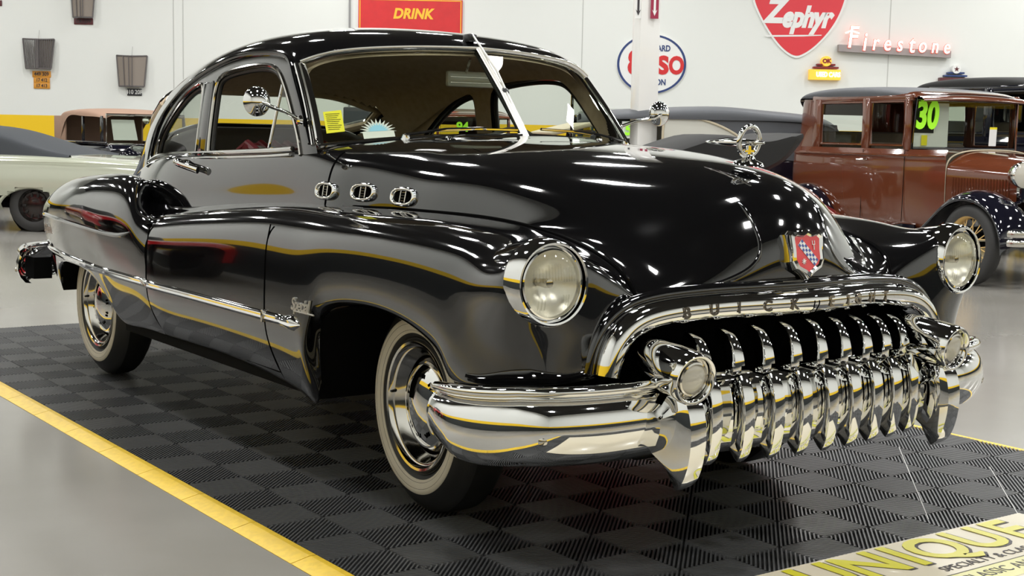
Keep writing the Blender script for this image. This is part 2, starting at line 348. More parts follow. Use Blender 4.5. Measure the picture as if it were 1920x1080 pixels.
PR = bs2(mirror_cols(Rr), 12, 10, 1)
nR = PR.shape[1]
WIN_D = curve([(-1.725,1.150),(-1.733,1.23),(-1.733,1.34),(-1.727,1.43),(-1.69,1.485),(-1.58,1.508),(-1.42,1.522),(-1.27,1.524),(-1.16,1.508),(-1.09,1.462),(-1.025,1.40),(-.955,1.32),(-.895,1.25),(-.85,1.175)], 6, 1)
WIN_Q = curve([(-1.862,1.145),(-1.862,1.25),(-1.862,1.36),(-1.875,1.452),(-1.95,1.450),(-2.05,1.420),(-2.17,1.362),(-2.29,1.283),(-2.37,1.210),(-2.405,1.130)], 6, 1)
POLY_D = [tuple(p) for p in WIN_D]; POLY_Q = [tuple(p) for p in WIN_Q]
def snap_hole(P, loops, ylim=.6):
    """faces whose centre lies in a window are dropped; the rim is pulled onto the outline"""
    n, m = P.shape[:2]; hole = np.zeros((n-1, m-1), bool)
    for i in range(n-1):
        for j in range(m-1):
            c = (P[i,j]+P[i+1,j]+P[i,j+1]+P[i+1,j+1])/4
            if abs(c[1]) > ylim and any(pin((c[0], c[2]), L) for L in loops): hole[i, j] = True
    Q = P.copy()
    for i in range(1, n-1):
        for j in range(1, m-1):
            cnt = hole[i-1:i+1, j-1:j+1].sum()
            if 0 < cnt < 4:
                best = None
                for L in loops:
                    for k in range(len(L)):
                        a = np.array(L[k]); b = np.array(L[(k+1) % len(L)]); d = b - a
                        t = np.clip(((P[i,j,0]-a[0])*d[0]+(P[i,j,2]-a[1])*d[1])/max(d@d, 1e-12), 0, 1)
                        q = a + t*d; dist = math.hypot(q[0]-P[i,j,0], q[1]-P[i,j,2])
                        if best is None or dist < best[0]: best = (dist, q)
                if best[0] < .045: Q[i, j, 0] = best[1][0]; Q[i, j, 2] = best[1][1]
    return Q, hole
PR2, HOLE = snap_hole(PR, [POLY_D, POLY_Q])
def in_rw(c, g=0.):
    if c[0] > -2.60: return False
    a = abs(c[1])
    if a > .60 + g: return False
    top = 1.475 - .30*max(0, a - .30)**2/.09*.3 + g; bot = 1.215 + .10*(a/.6)**4 - g
    return bot < c[2] < top
rb = MB().grid(PR2, keep=lambda c, i, j: not HOLE[i, j] and not in_rw(c))
roof = rb.build('roof', 'black_paint', car)
MB().grid(PR2, keep=lambda c, i, j: in_rw(c, .01)).build('rear_glass', 'side_glass', car)
PRH = PR[:, :nR//2 - 15].reshape(-1, 3)
def yroof(x, z, s=-1):
    """|y| of the greenhouse side at (x, z)"""
    return s*lreg(PRH, x, z)
# headliner: an inner skin a little inside the roof
mid = nR//2
PH = PR.copy(); PH[..., 1] *= .955; PH[..., 2] -= .03
kk = 3*10 - 1
MB().grid(PH, keep=lambda c, i, j: ((kk <= j < nR - 1 - kk) or c[0] < -2.45) and c[0] > -3.3 and not in_rw(c + np.array([0, 0, .03]), .015) and not HOLE[i, j]).build('headliner', 'headliner', car)
# inner door frames (so the pillars look solid from inside)
PI_ = PR2.copy(); PI_[..., 1] *= .965; PI_[..., 0] -= .012
for sg_ in (-1, 1): MB().grid(PI_, keep=lambda c, i, j: not HOLE[i, j] and sg_*c[1] > .60 and -2.55 < c[0] < -.86).build('inner_frame', 'headliner', car)

RWP = PR2.reshape(-1, 3); RWP = RWP[RWP[:, 0] < -2.45]
def rwx(y, z):
    d = (RWP[:, 1]-y)**2 + (RWP[:, 2]-z)**2; k = np.argpartition(d, 12)[:12]; M = np.stack([np.ones(12), RWP[k, 1]-y, RWP[k, 2]-z], 1)
    return float(np.linalg.lstsq(M, RWP[k, 0], rcond=1e-6)[0][0])
tb_ = [(y, 1.475 - .30*max(0, abs(y) - .30)**2/.09*.3) for y in np.linspace(-.60, .60, 31)]
bb_ = [(y, 1.215 + .10*(abs(y)/.6)**4) for y in np.linspace(.60, -.60, 31)]
rim = [(rwx(y, z), y, z) for y, z in tb_ + bb_]
MB().tube(np.array(rim) + np.array([.012, 0, -.012]), .024, 8, close=True).build('rear_window_lining', 'headliner', car)
MB().tube(np.array(rim) + np.array([-.004, 0, .004]), .016, 8, close=True).build('rear_window_trim', 'chrome', car)

# ---- rear fenders
F = [
 [(-1.86,.86,.37),(-1.86,.91,.37),(-1.86,.945,.46),(-1.86,.987,.60),(-1.86,1.002,.73),(-1.86,.985,.80),(-1.87,.93,.84),(-1.98,.87,.86),(-2.1,.82,.85)],
 [(-1.90,.86,.37),(-1.90,.91,.37),(-1.90,.945,.46),(-1.90,.99,.60),(-1.915,1.005,.74),(-1.95,1.0,.82),(-2.01,.955,.880),(-2.14,.87,.895),(-2.28,.78,.87)],
 [(-2.00,.86,.37),(-2.00,.91,.37),(-2.00,.945,.46),(-2.00,.99,.60),(-2.01,1.01,.76),(-2.03,1.008,.865),(-2.09,.955,.950),(-2.22,.86,.975),(-2.36,.75,.93)],
 [(-2.18,.86,.365),(-2.18,.905,.365),(-2.18,.94,.46),(-2.18,.985,.60),(-2.18,1.012,.76),(-2.18,1.013,.885),(-2.21,.955,1.0),(-2.31,.84,1.03),(-2.44,.72,.98)],
 [(-2.38,.86,.355),(-2.38,.90,.355),(-2.38,.935,.46),(-2.38,.98,.60),(-2.38,1.012,.76),(-2.38,1.013,.89),(-2.38,.945,1.02),(-2.43,.83,1.045),(-2.52,.70,.98)],
 [(-2.47,.86,.40),(-2.47,.915,.40),(-2.47,.94,.49),(-2.48,.978,.61),(-2.49,1.008,.765),(-2.50,1.012,.892),(-2.50,.942,1.02),(-2.53,.825,1.045),(-2.60,.69,.98)],
 [(-2.54,.86,.47),(-2.54,.935,.47),(-2.55,.953,.535),(-2.57,.978,.63),(-2.60,1.006,.77),(-2.62,1.01,.898),(-2.63,.938,1.018),(-2.64,.82,1.04),(-2.68,.68,.97)],
 [(-2.64,.86,.54),(-2.64,.95,.54),(-2.66,.962,.58),(-2.69,.978,.655),(-2.72,1.002,.78),(-2.74,1.005,.90),(-2.75,.933,1.012),(-2.75,.815,1.032),(-2.75,.66,.96)],
 [(-2.80,.86,.575),(-2.80,.95,.575),(-2.82,.962,.61),(-2.85,.975,.672),(-2.88,.996,.79),(-2.90,.998,.90),(-2.91,.925,1.003),(-2.91,.81,1.02),(-2.91,.63,.94)],
 [(-3.05,.84,.58),(-3.05,.935,.58),(-3.07,.95,.615),(-3.09,.965,.675),(-3.10,.982,.79),(-3.12,.98,.89),(-3.12,.905,.988),(-3.12,.795,1.0),(-3.12,.58,.93)],
 [(-3.26,.82,.565),(-3.26,.91,.565),(-3.28,.925,.61),(-3.29,.94,.675),(-3.30,.955,.79),(-3.31,.952,.88),(-3.30,.88,.965),(-3.30,.77,.975),(-3.30,.54,.91)],
 [(-3.39,.80,.50),(-3.39,.885,.50),(-3.42,.90,.57),(-3.44,.915,.66),(-3.47,.925,.78),(-3.47,.918,.87),(-3.45,.85,.94),(-3.44,.745,.95),(-3.44,.50,.90)],
 [(-3.43,.80,.43),(-3.43,.86,.43),(-3.52,.87,.53),(-3.58,.88,.65),(-3.62,.89,.77),(-3.62,.88,.85),(-3.60,.81,.91),(-3.58,.71,.92),(-3.58,.47,.88)],
 [(-3.60,.77,.43),(-3.60,.82,.43),(-3.68,.825,.52),(-3.74,.835,.64),(-3.78,.84,.76),(-3.78,.83,.83),(-3.76,.76,.875),(-3.74,.67,.885),(-3.74,.44,.85)],
 [(-3.85,.70,.44),(-3.85,.75,.44),(-3.90,.755,.52),(-3.94,.76,.63),(-3.96,.76,.74),(-3.96,.75,.80),(-3.94,.69,.84),(-3.92,.61,.85),(-3.92,.40,.81)],
 [(-4.10,.55,.44),(-4.12,.60,.44),(-4.15,.60,.52),(-4.17,.60,.62),(-4.17,.60,.71),(-4.16,.58,.76),(-4.12,.54,.80),(-4.10,.50,.81),(-4.08,.45,.80)],
 [(-4.26,.25,.44),(-4.28,.28,.44),(-4.30,.28,.52),(-4.30,.28,.60),(-4.29,.28,.67),(-4.26,.27,.70),(-4.22,.26,.72),(-4.20,.24,.73),(-4.18,.2,.72)],
]
for a in F: a[0] = (a[1][0], a[1][1] - .022, a[1][2] + .002)
PF = bs2(F, 7, 7, 1)
for sgn in (-1, 1):
    P = neg(PF) if sgn < 0 else PF
    MB().grid(P).build('rear_fender', 'black_paint', car)

# ---- generic position on the fender/side skin: interpolate |y| of grid A at (x,z), column side
PFS = PF[:, :5*7+1].reshape(-1, 3); PAS = PA[:, :5*KV+1].reshape(-1, 3)
def yskin(x, z):
    return lreg(PFS if x < -1.86 else PAS, x, z)
def lreg(S, x, z, n=18):
    d = (S[:, 0]-x)**2 + (S[:, 2]-z)**2; k = np.argpartition(d, n)[:n]; w = np.sqrt(np.exp(-d[k]/(d[k].mean() + 1e-9)))
    M = np.stack([np.ones(n), S[k, 0]-x, S[k, 2]-z], 1)*w[:, None]
    c = np.linalg.lstsq(M, abs(S[k, 1])*w, rcond=1e-6)[0]
    return float(np.clip(c[0], abs(S[k, 1]).min() - .01, abs(S[k, 1]).max() + .01))
def both(fn, name, m, **k):
    out = []
    for s in (-1, 1):
        mb = fn(); mb = mb if s > 0 else mb.mirror()
        out.append(mb.build(name, m, car, **k))
    return out
def line_on_A(j, x0=None, x1=None):
    P = PA[:, j]; return P

# panel gaps
def gap_path(P, r=.0028): return MB().tube(P, r, 6)
seam_A = PA[:, -1]                                     # valley line, |y|
sel = [p for p in seam_A if p[0] > -.46]
both(lambda: gap_path(np.array(sel) + np.array([0, 0, .001]), .0055), 'hood_seam', 'gap_black')
def col_line(xs, rows):  # vertical seam at x on the skin from z0 to z1
    return [(xs(z), yskin(xs(z), z) + .0004, z) for z in rows]
both(lambda: gap_path(col_line(lambda z: -.69 - .02*(z < .45)*(.45 - z), np.linspace(.362, .93, 26)), .003), 'door_seam', 'gap_black')
both(lambda: gap_path(col_line(lambda z: -1.845, np.linspace(.38, .85, 24)), .0032), 'door_seam', 'gap_black')
both(lambda: gap_path([(x, yskin(x, .385) + .0005, .385) for x in np.linspace(-1.845, -.70, 40)], .0032), 'rocker_seam', 'gap_black')
both(lambda: MB().tube(np.array(sel)[10:] + np.array([0, -.009, .0015]), .0045, 8), 'hood_glint_bead', 'black_paint')  # raised bead added beside the seam to catch a highlight
# hood rear seam + upper door seams
def seamB(x, j0, j1):
    i = int(np.argmin(abs(PBfull[:, nB-1, 0] - x))); return [PBfull[i, nB-1-j] for j in range(j0, j1)]
both(lambda: gap_path(np.array(seamB(-.60, 0, 4*KV)) + np.array([0, .0006, .0004]), .003), 'cowl_seam', 'gap_black')

# crease that frames the nose
def Bpt(u, v):
    """u: row (float), v: column from the valley (float, 0..7) on the +y side"""
    i = min(int(round(u*KU)), PBfull.shape[0]-1); j = nB-1-int(round(v*KV)); return PBfull[i, j]
CR = np.array([(.60,.215,1.168),(.70,.188,1.149),(.78,.175,1.118),(.86,.159,1.072),(.896,.152,1.027),(.923,.148,.98),(.941,.156,.933),(.943,.187,.896),(.933,.242,.866),(.909,.331,.836),(.883,.438,.812),(.862,.54,.793)])
QB = PBfull.reshape(-1, 3)
def snapB(p, off=.001):
    k = int(np.argmin(((QB - p)**2).sum(1))); return QB[k]
CR = curve(CR, 8, 1)
both(lambda: MB().tube(CR + np.array([-.004, 0, -.003]), np.interp(np.linspace(0, 1, len(CR)), [0, .3, .8, 1], [.002, .008, .009, .007]), 10), 'nose_crease', 'black_paint')

# ---- headlights (nacelle, bezel, lens)
HL = np.array([.876, .889, .866]); HAX = unit((1, .05, .02))
def nac():
    return MB().lathe([(.07, -.30), (.090, -.24), (.106, -.15), (.115, -.08), (.1195, -.04), (.118, -.035)], HL, HAX, 48)
both(nac, 'headlight_nacelle', 'black_paint')
def bez():
    return MB().lathe([(.116, -.052), (.1260, -.050), (.1258, -.034), (.1185, .006), (.1135, .013), (.108, .012), (.106, .004), (.1065, -.01), (.101, -.01), (.0985, .004), (.094, .006), (.092, 0), (.092, -.02)], HL, HAX, 64)
bezs = both(bez, 'headlight_bezel', 'chrome')
for s, bz in zip((-1, 1), bezs):
    c = HL*np.array([1, s, 1]); ax = HAX*np.array([1, s, 1])
    l = MB().lathe([(.0, -.075), (.03, -.070), (.06, -.052), (.085, -.025), (.094, -.008)], c, ax, 40).build('reflector', 'reflector', bz)
    # fluted lens
    g = MB(); rows = []; Y = unit(np.cross((0, 0, 1), ax)); Z = np.cross(ax, Y)
    lens = MB().lathe([(.0, .020), (.03, .018), (.06, .0125), (.083, .004), (.093, -.004)], c, ax, 40)
    for k in range(-8, 9):
        y = k*.0098
        for z0, z1 in ((.006, .045), (-.070, -.030)) if abs(k) > 2 else ((.01, .055),):
            if y*y + max(z0*z0, z1*z1) < .088**2:
                pts = [c + Y*y + Z*z + ax*(.019 - .0165*((y*y+z*z)/.0086)) for z in np.linspace(z0, z1, 6)]
                g.tube(pts, .0018, 5)
    lens.v += []; b = len(lens.v); lens.add(g.v, g.f); lens.build('lens', 'lens_glass', bz)
    MB().lathe([(.0, .012), (.012, .010), (.014, -.01), (.010, -.05)], c + ax*(-.02) + Z*.0, ax, 16).build('bulb_shield', 'soft_chrome', bz)

# ---- grille surround
ARP = curve([(.905,.712,.600),(.905,.700,.652),(.905,.672,.700),(.905,.622,.738),(.912,.54,.762),(.930,.42,.774),(.955,.28,.780),(.980,.14,.782),(.992,.0,.783)], 10, 3)
ARP = np.concatenate([ARP * np.array([1, -1, 1]), ARP[-2::-1]])
def band(path, w, d, fwd=(1, 0, 0)):
    secs = []; L = len(path)
    for i, p in enumerate(path):
        t = unit(path[min(i+1, L-1)] - path[max(i-1, 0)]); f = unit(np.array(fwd) + np.array([0, .35*np.sign(p[1])*min(1, abs(p[1])/.5), 0])); n = unit(np.cross(t, f))   # n: outward in the grille plane
        f = unit(np.cross(n, t)); 
        if f[0] < 0: f = -f; 
        if n @ np.array([0, p[1]*.5, .6]) < 0: n = -n
        ww = w(i/(L-1)) if callable(w) else w
        pr = [(-.52,-.45),(-.50,.15),(-.42,.62),(-.22,.92),(0,1.0),(.2,.93),(.38,.68),(.48,.30),(.53,-.1),(.53,-.5)]
        secs.append([p + n*ww*a + f*d*b for a, b in pr])
    return secs
surround = MB().sweep(ARP, band(ARP, lambda t: .078 - .008*math.cos(2*PI*t)*0, .040)).build('grille_surround', 'chrome', car)
MB().tube(curve([(.935,-.04,.822),(1.03,0,.80),(1.036,0,.77),(1.02,0,.742)], 6, 2)[8:], .002, 6).build('band_seam', 'gap_black', surround)
# black rounded lip between hood and band
LIP = ARP*np.array([1, 1, 1]) + np.array([-.028, 0, 0]); 
lipp = []
for i, p in enumerate(ARP):
    t = unit(ARP[min(i+1, len(ARP)-1)] - ARP[max(i-1, 0)]); n = unit(np.cross(t, (1, 0, 0)))
    if n @ np.array([0, p[1]*.5, .6]) < 0: n = -n
    lipp.append(p + n*.048 + np.array([-.026, 0, 0]))
MB().tube(np.array(lipp), .020, 12).build('hood_lip', 'black_paint', car)
# block lettering on the band
def band_letters(word, ys, name):
    mb = MB()
    for ch, y in zip(word, ys):
        i = int(np.argmin(abs(ARP[:, 1] - y))); p = ARP[i]; t = unit(ARP[min(i+2, len(ARP)-1)] - ARP[max(i-2, 0)])
        if t[1] < 0: t = -t
        f = unit(np.cross(t, (0, 0, 1)));  f = f if f[0] > 0 else -f
        up = np.cross(f, t); up = up if up[2] > 0 else -up
        add_text(mb, ch, p + f*.041 + up*-.002, t, up, .046, .0015, bold=.0012)
    return mb.build(name, 'dark_chrome', surround, smooth=False)
band_letters('BUICK', [-.455, -.36, -.275, -.185, -.085], 'lettering')
band_letters('EIGHT', [.075, .15, .215, .30, .375], 'lettering')

# ---- grille cavity and teeth
cav = MB()
cav.box((.80, 0, .62), (.02, 1.36, .36)); 
cav.build('grille_cavity', 'gap_black', car)
both(lambda: MB().grid([[(.87,.74,.59),(.80,.70,.59)],[(.868,.70,.68),(.80,.68,.68)],[(.862,.63,.75),(.80,.62,.74)],[(.865,.5,.785),(.80,.5,.77)],[(.92,.25,.80),(.80,.25,.79)],[(.95,0,.80),(.80,0,.79)]]), 'cavity_lining', 'gap_black', smooth=False)
def tooth_secs(path, w, d, y, taper=None):
    secs = []; L = len(path)
    for i, (x, z) in enumerate(path):
        a = path[max(i-1, 0)]; b = path[min(i+1, L-1)]; t = unit((b[0]-a[0], 0, b[1]-a[1])); n = np.array([-t[2], 0, t[0]])
        if n[0] < 0: n = -n
        ww = w*(taper[i] if taper is not None else 1); p = np.array([x, y, z])
        pr = [(-.62,-d),(-.61,-.014),(-.50,-.0015),(-.25,0),(.25,0),(.50,-.0015),(.61,-.014),(.62,-d)]
        secs.append([p + np.array([0, 1, 0])*ww*q + n*h for q, h in pr])
    return secs
for k in range(9):
    y = (-4 + k)*.109; off = -.045*(y/.436)**2; drop = -.020*(abs(y)/.436)**1.5
    up = curve([(.985+off,.735+drop),(1.022+off,.722+drop),(1.052+off,.69+drop*.8),(1.068+off,.65+drop*.5),(1.072+off,.617)], 6, 2)
    lo = curve([(1.086+off,.592),(1.107+off,.556),(1.119+off,.505),(1.121+off,.45),(1.115+off,.40),(1.104+off,.360),(1.086+off,.338)], 6, 2)
    tb = MB().sweep(up, tooth_secs(up, .037, .040, y, np.linspace(.66, 1.05, len(up))))
    tb.sweep(lo, tooth_secs(lo, .037, .045, y, np.interp(np.linspace(0, 1, len(lo)), [0, .2, .85, 1], [.98, 1.1, 1., .72])))
    tb.bbox((1.044+off, y, .606), (.034, .034, .034), .003)
    tb.build('grille_tooth', 'chrome', car, angle=28)

# ---- front bumper: centre bar, wings, guards, lamps
bumper_pts = curve([(.525,1.035),(.62,1.052),(.73,1.055),(.83,1.025),(.905,.965),(.955,.88),(.985,.77),(.995,.65),(.995,.54)], 8, 2)
BZ = .030
def bump_prof():   # (outward, z)
    return [(-.03,.555),(-.012,.566),(.006,.566),(.017,.556),(.018,.545),(.010,.537),(-.004,.533),(-.006,.527),(.004,.520),(.020,.500),(.030,.47),(.033,.44),(.028,.41),(.014,.378),(-.008,.352),(-.035,.338),(-.045,.345)]
def wing():
    secs = []; L = len(bumper_pts)
    for i, p in enumerate(bumper_pts):
        a = bumper_pts[max(i-1, 0)]; b = bumper_pts[min(i+1, L-1)]; t = unit(b - a); n = np.array([-t[1], t[0]])
        if n @ np.array([.3, 1]) < 0: n = -n
        tt = i/(L-1); s = min(1, .80 + tt*1.2); rise = .012*(1-tt)
        zc = .50
        secs.append([(p[0]+n[0]*o*s, p[1]+n[1]*o*s, (z-.556)*s + .556 + BZ*min(1, tt*2.2) - .010*(1-tt)) for o, z in bump_prof()])
    return MB().sweep(None, secs, closed=False, caps=False).tube([(secs[0][k][0]-.004, secs[0][k][1]-.004, secs[0][k][2]) for k in range(3, 16)], .006, 8)
wings = both(wing, 'bumper_wing', 'chrome', angle=60)
for s, wg in zip((-1, 1), wings):
    MB().lathe([(0, .012), (.010, .010), (.016, .004), (.018, 0)], (.938, s*.958, .447), (.62, s*.78, -.15), 20).build('bumper_bolt', 'soft_chrome', wg)
cb = []
for y in np.linspace(-.56, .56, 29):
    o = .975 - .035*(y/.5)**2
    cb.append([(o+dx, y, z) for dx, z in [(-.05,.592),(-.02,.60),(.01,.592),(.035,.565),(.052,.52),(.058,.47),(.052,.42),(.035,.375),(.008,.348),(-.03,.34)]])
MB().grid(cb).build('bumper_bar', 'chrome', car, angle=80)
def guard():
    path = curve([(1.055,.585),(1.090,.56),(1.118,.52),(1.130,.46),(1.127,.40),(1.113,.345),(1.090,.305),(1.06,.285)], 6, 2)
    secs = []; L = len(path)
    for i, (x, z) in enumerate(path):
        a = path[max(i-1, 0)]; b = path[min(i+1, L-1)]; t = unit((b[0]-a[0], 0, b[1]-a[1])); n = np.array([-t[2], 0, t[0]]); n = n if n[0] > 0 else -n
        w = .054*np.interp(i/(L-1), [0, .25, .8, 1], [.85, 1.05, 1, .6]); p = np.array([x, .560, z])
        pr = [(-.98,-.14),(-.92,-.085),(-.80,-.040),(-.62,-.012),(-.52,-.0015),(-.2,0),(.2,0),(.52,-.0015),(.62,-.012),(.80,-.040),(.92,-.085),(.98,-.14)]
        secs.append([p + np.array([0, 1, 0])*w*q + n*h for q, h in pr])
    return MB().sweep(path, secs)
both(guard, 'bumper_guard', 'chrome', angle=30)
LP = np.array([1.112, .569, .610]); LAX = unit((1, -.02, -.03)) 
def bullet():
    return MB().lathe([(.0, -.35), (.020, -.343), (.040, -.315), (.058, -.25), (.070, -.16), (.0755, -.07), (.0755, -.02), (.074, .002), (.070, .010), (.065, .010), (.060, .003), (.056, -.016)], LP, unit((1, -.10*0 + .06, -.16)), 40)
bl = both(bullet, 'parking_lamp', 'chrome', angle=60)
for s, b in zip((-1, 1), bl):
    c = LP*np.array([1, s, 1]); ax = unit((1, .06*s, -.16))
    MB().lathe([(.058, -.016), (.050, -.012), (.049, .000), (.044, .002), (.041, -.004)], c, ax, 32).build('lamp_ring', 'soft_chrome', b)
    MB().lathe([(.042, -.004), (.034, .001), (.017, .005), (0, .006)], c, ax, 32).build('lamp_lens', 'lamp_lens', b)
# lower valance and underside
MB().box((-1.5, 0, .36), (4.6, 1.0, .10)).box((.55, 0, .44), (.7, .9, .2)).build('underbody', 'under_black', car)
both(lambda: MB().grid(bs2([[(-.46,.90,.32),(-.46,.30,.32)],[(-.43,.91,.48),(-.43,.3,.5)],[(-.385,.93,.60),(-.38,.3,.66)],[(-.27,.94,.668),(-.27,.3,.75)],[(-.05,.94,.696),(-.05,.3,.80)],[(.15,.94,.69),(.15,.3,.80)],[(.30,.93,.66),(.30,.3,.75)],[(.41,.92,.60),(.41,.3,.66)],[(.455,.92,.545),(.455,.3,.5)],[(.46,.92,.42),(.46,.3,.42)]], 4, 2, 1)), 'wheel_well', 'under_black')
both(lambda: MB().grid(bs2([[(-2.38,.89,.35),(-2.38,.30,.35)],[(-2.47,.90,.42),(-2.47,.3,.5)],[(-2.64,.93,.545),(-2.6,.3,.66)],[(-2.80,.94,.58),(-2.8,.3,.75)],[(-3.07,.92,.585),(-3.07,.3,.80)],[(-3.26,.90,.565),(-3.3,.3,.78)],[(-3.41,.87,.46),(-3.42,.3,.6)],[(-3.43,.85,.40),(-3.45,.3,.4)]], 4, 2, 1)), 'wheel_well', 'under_black')
both(lambda: MB().box((-1.45, .84, .352), (1.9, .10, .06)), 'rocker_sill', 'under_black')

# ---- side trim spear
def spear():
    xs = np.concatenate([np.linspace(-3.50, -.52, 86), np.linspace(-.508, -.395, 12)]); secs = []
    for x in xs:
        z = .600 + .03*max(0, (-2.6 - x))/1.0; y = yskin(x, z)
        hh = .021 if x < -.52 else .021 + .008*math.sin(PI*min(1, (x + .52)/.125))
        if x > -.46: hh *= max(.12, (-.392 - x)/.068)
        if x < -3.3: hh *= max(.3, (x + 3.55)/.25)
        d = .012 if x < -.52 else .019
        if x > -.46: d *= max(.3, (-.392 - x)/.068)
        secs.append([(x, y - .004, z - hh), (x, y + d*.55, z - hh*.8), (x, y + d, z - hh*.35), (x, y + d*.8, z), (x, y + d*1.05, z + hh*.35), (x, y + d*.6, z + hh*.8), (x, y - .004, z + hh)])
    return MB().sweep(None, secs)
both(spear, 'side_trim', 'chrome')
both(lambda: MB().bbox((-.685, yskin(-.69, .60) + .006, .60), (.012, .022, .046), .004), 'trim_joint', 'soft_chrome')
# rear fender crease molding
def rcrease():
    pts = curve([(-3.50,.905,.80),(-3.30,.955,.805),(-2.9,1.0,.80),(-2.5,1.012,.79),(-2.25,1.013,.785),(-2.10,1.010,.792),(-2.0,1.0,.812)], 8, 2)
    return MB().tube([(x, lreg(PFS, x, z) + .002, z) for x, y, z in pts], np.interp(np.linspace(0, 1, len(pts)), [0, .85, 1], [.010, .010, .002]), 8)
both(rcrease, 'fender_crease', 'black_paint')
# scripts
def script(txt, x, z, size, name, sx=1.):
    for s in (-1, 1):
        y = yskin(x, z) + .002
        mb = MB(); add_text(mb, txt, (x, s*y, z), (1, 0, 0) if s < 0 else (-1, 0, 0), (0, 0, 1), size, .003, shear=.35, bold=.0012, spacing=.88, sx=sx)
        w = .42*size*len(txt)*.5
        mb.tube([(x + a*w, s*(y+.001), z - size*.36) for a in (-.5, .5, 1.15)] if s < 0 else [(x - a*w, s*(y+.001), z - size*.36) for a in (-.5, .5, 1.15)], .003, 6)
        mb.build(name, 'script_metal', car, smooth=False)
script('Special', -.405, .668, .062, 'nameplate', .9)
script('Dynaflow', -3.33, .735, .055, 'nameplate', .9)
# rear bumper (tip visible)
def rbump():
    pts = curve([(-3.95,.90),(-4.10,.87),(-4.25,.80),(-4.38,.65),(-4.44,.4),(-4.46,0.)], 6, 1); secs = []
    for i, p in enumerate(pts):
        a = pts[max(i-1, 0)]; b = pts[min(i+1, len(pts)-1)]; t = unit(b-a); n = np.array([t[1], -t[0]]); n = n if n @ p > -9 and n[1] > -.5 and (n @ np.array([-1, .3])) > 0 else -n
        secs.append([(p[0]+n[0]*o, p[1]+n[1]*o, z) for o, z in [(-.03,.575),(.0,.585),(.02,.57),(.024,.55),(.012,.535),(.03,.50),(.034,.46),(.02,.42),(-.005,.39),(-.04,.385)]])
    return MB().sweep(None, secs, closed=False, caps=False)
both(rbump, 'rear_bumper', 'chrome', angle=60)
both(lambda: MB().box((-4.02, .80, .47), (.16, .10, .12)), 'bumper_bracket', 'under_black')
both(lambda: MB().lathe([(0, .012), (.010, .009), (.014, 0)], (-4.06, .91, .455), (-.3, 1, 0), 16), 'bumper_bolt', 'soft_chrome')

# ---- portholes
for px_, y0 in ((-.60, 0), (-.403, 0), (-.195, 0)):
    i = int(np.argmin(abs(PBfull[:, nB-1-10, 0] - px_)))
    row = PBfull[i, nB-1-4*KV:nB]; k = int(np.argmin(abs(row[:, 2] - 1.052))); p = row[k]
    for s in (-1, 1):
        t = unit(PBfull[i+3, nB-1-10] - PBfull[i-3, nB-1-10]); up = unit(row[max(k-3, 0)] - row[min(k+3, len(row)-1)])
        nrm = unit(np.cross(t, up)); nrm = nrm if nrm[1] > 0 else -nrm
        M = np.array([1, s, 1]); t_, up_, n_, c = t*M, up*M, nrm*M, p*M
        def oval(a, b, h, n=40):
            return [c + t_*a*np.sign(math.cos(q))*abs(math.cos(q))**.72 + up_*b*np.sign(math.sin(q))*abs(math.sin(q))**.8 + n_*h for q in np.linspace(0, 2*PI, n, endpoint=False)]
        ring = MB().grid([oval(.064, .033, -.010), oval(.065, .034, .002), oval(.063, .033, .011), oval(.057, .0275, .016), oval(.052, .023, .015), oval(.049, .0205, .008), oval(.047, .019, .001)], close_v=True)
        o = ring.build('porthole', 'chrome', car, angle=70)
        MB().add(oval(.049, .021, .002), [tuple(range(40))]).build('porthole_back', 'gap_black', o, smooth=False)
        g = MB()
        for q in (-1, 0, 1, 2):
            g.tube([c + t_*a + up_*(q-.5)*.0095 + n_*.008 for a in (-.011, .011)], .0024, 6)
        for a in (-.013, .013): g.tube([c + t_*a + up_*b + n_*.008 for b in (-.019, .019)], .0020, 6)
        g.build('porthole_bars', 'soft_chrome', o)
both(lambda: MB().bbox((-.12, .775, 1.003), (.15, .014, .012), .003).bbox((-.40, .80, 1.003), (.13, .014, .010), .003), 'cowl_clip', 'black_trim')

# ---- glass and frames of the windshield
WB = curve([(-.745,.756,1.215),(-.70,.66,1.228),(-.63,.48,1.247),(-.56,.26,1.260),(-.485,.0,1.268)], 8, 3)
WT = curve([(-1.0,.700,1.522),(-.955,.60,1.560),(-.905,.45,1.583),(-.85,.23,1.597),(-.815,.0,1.602)], 8, 3)
for s in (-1, 1):
    g = [[(WB[i]*(1-t) + WT[i]*t)*np.array([1, s, 1]) + np.array([.012*math.sin(PI*t), 0, 0]) for t in np.linspace(0, 1, 7)] for i in range(len(WB))]
    MB().grid(g).build('windshield', 'car_glass', car)
frame = [WB[0]*(1-t) + WT[0]*t + np.array([.012*math.sin(PI*t), 0, 0]) for t in np.linspace(0, 1, 10)]
def wframe():
    m = MB()
    side = np.array(frame) + np.array([.006, -.006, 0])
    m.tube(side, .016, 8, flat=(1, .55), up=(0, 1, 0))
    m.tube(np.array(frame) + np.array([-.012, .012, 0]), .009, 8)
    m.tube(WT + np.array([.006, 0, .002]), .0125, 8, flat=(1.2, .6), up=(.7, 0, 1))
    m.tube(WB + np.array([.004, 0, -.004]), .010, 8)
    return m
both(wframe, 'windshield_trim', 'chrome')
MB().tube(np.array([WB[-1] + (0.012, 0, -.01), (WB[-1]+WT[-1])/2 + (.022, 0, 0), WT[-1] + (.012, 0, .006)]), .018, 8, flat=(1, .45), up=(0, 1, 0)).build('windshield_divider', 'script_metal', car)
MB().tube(np.array([WB[-1] + (-.012, 0, 0), WT[-1] + (-.012, 0, 0)]), .013, 8).build('divider_backing', 'black_trim', car)
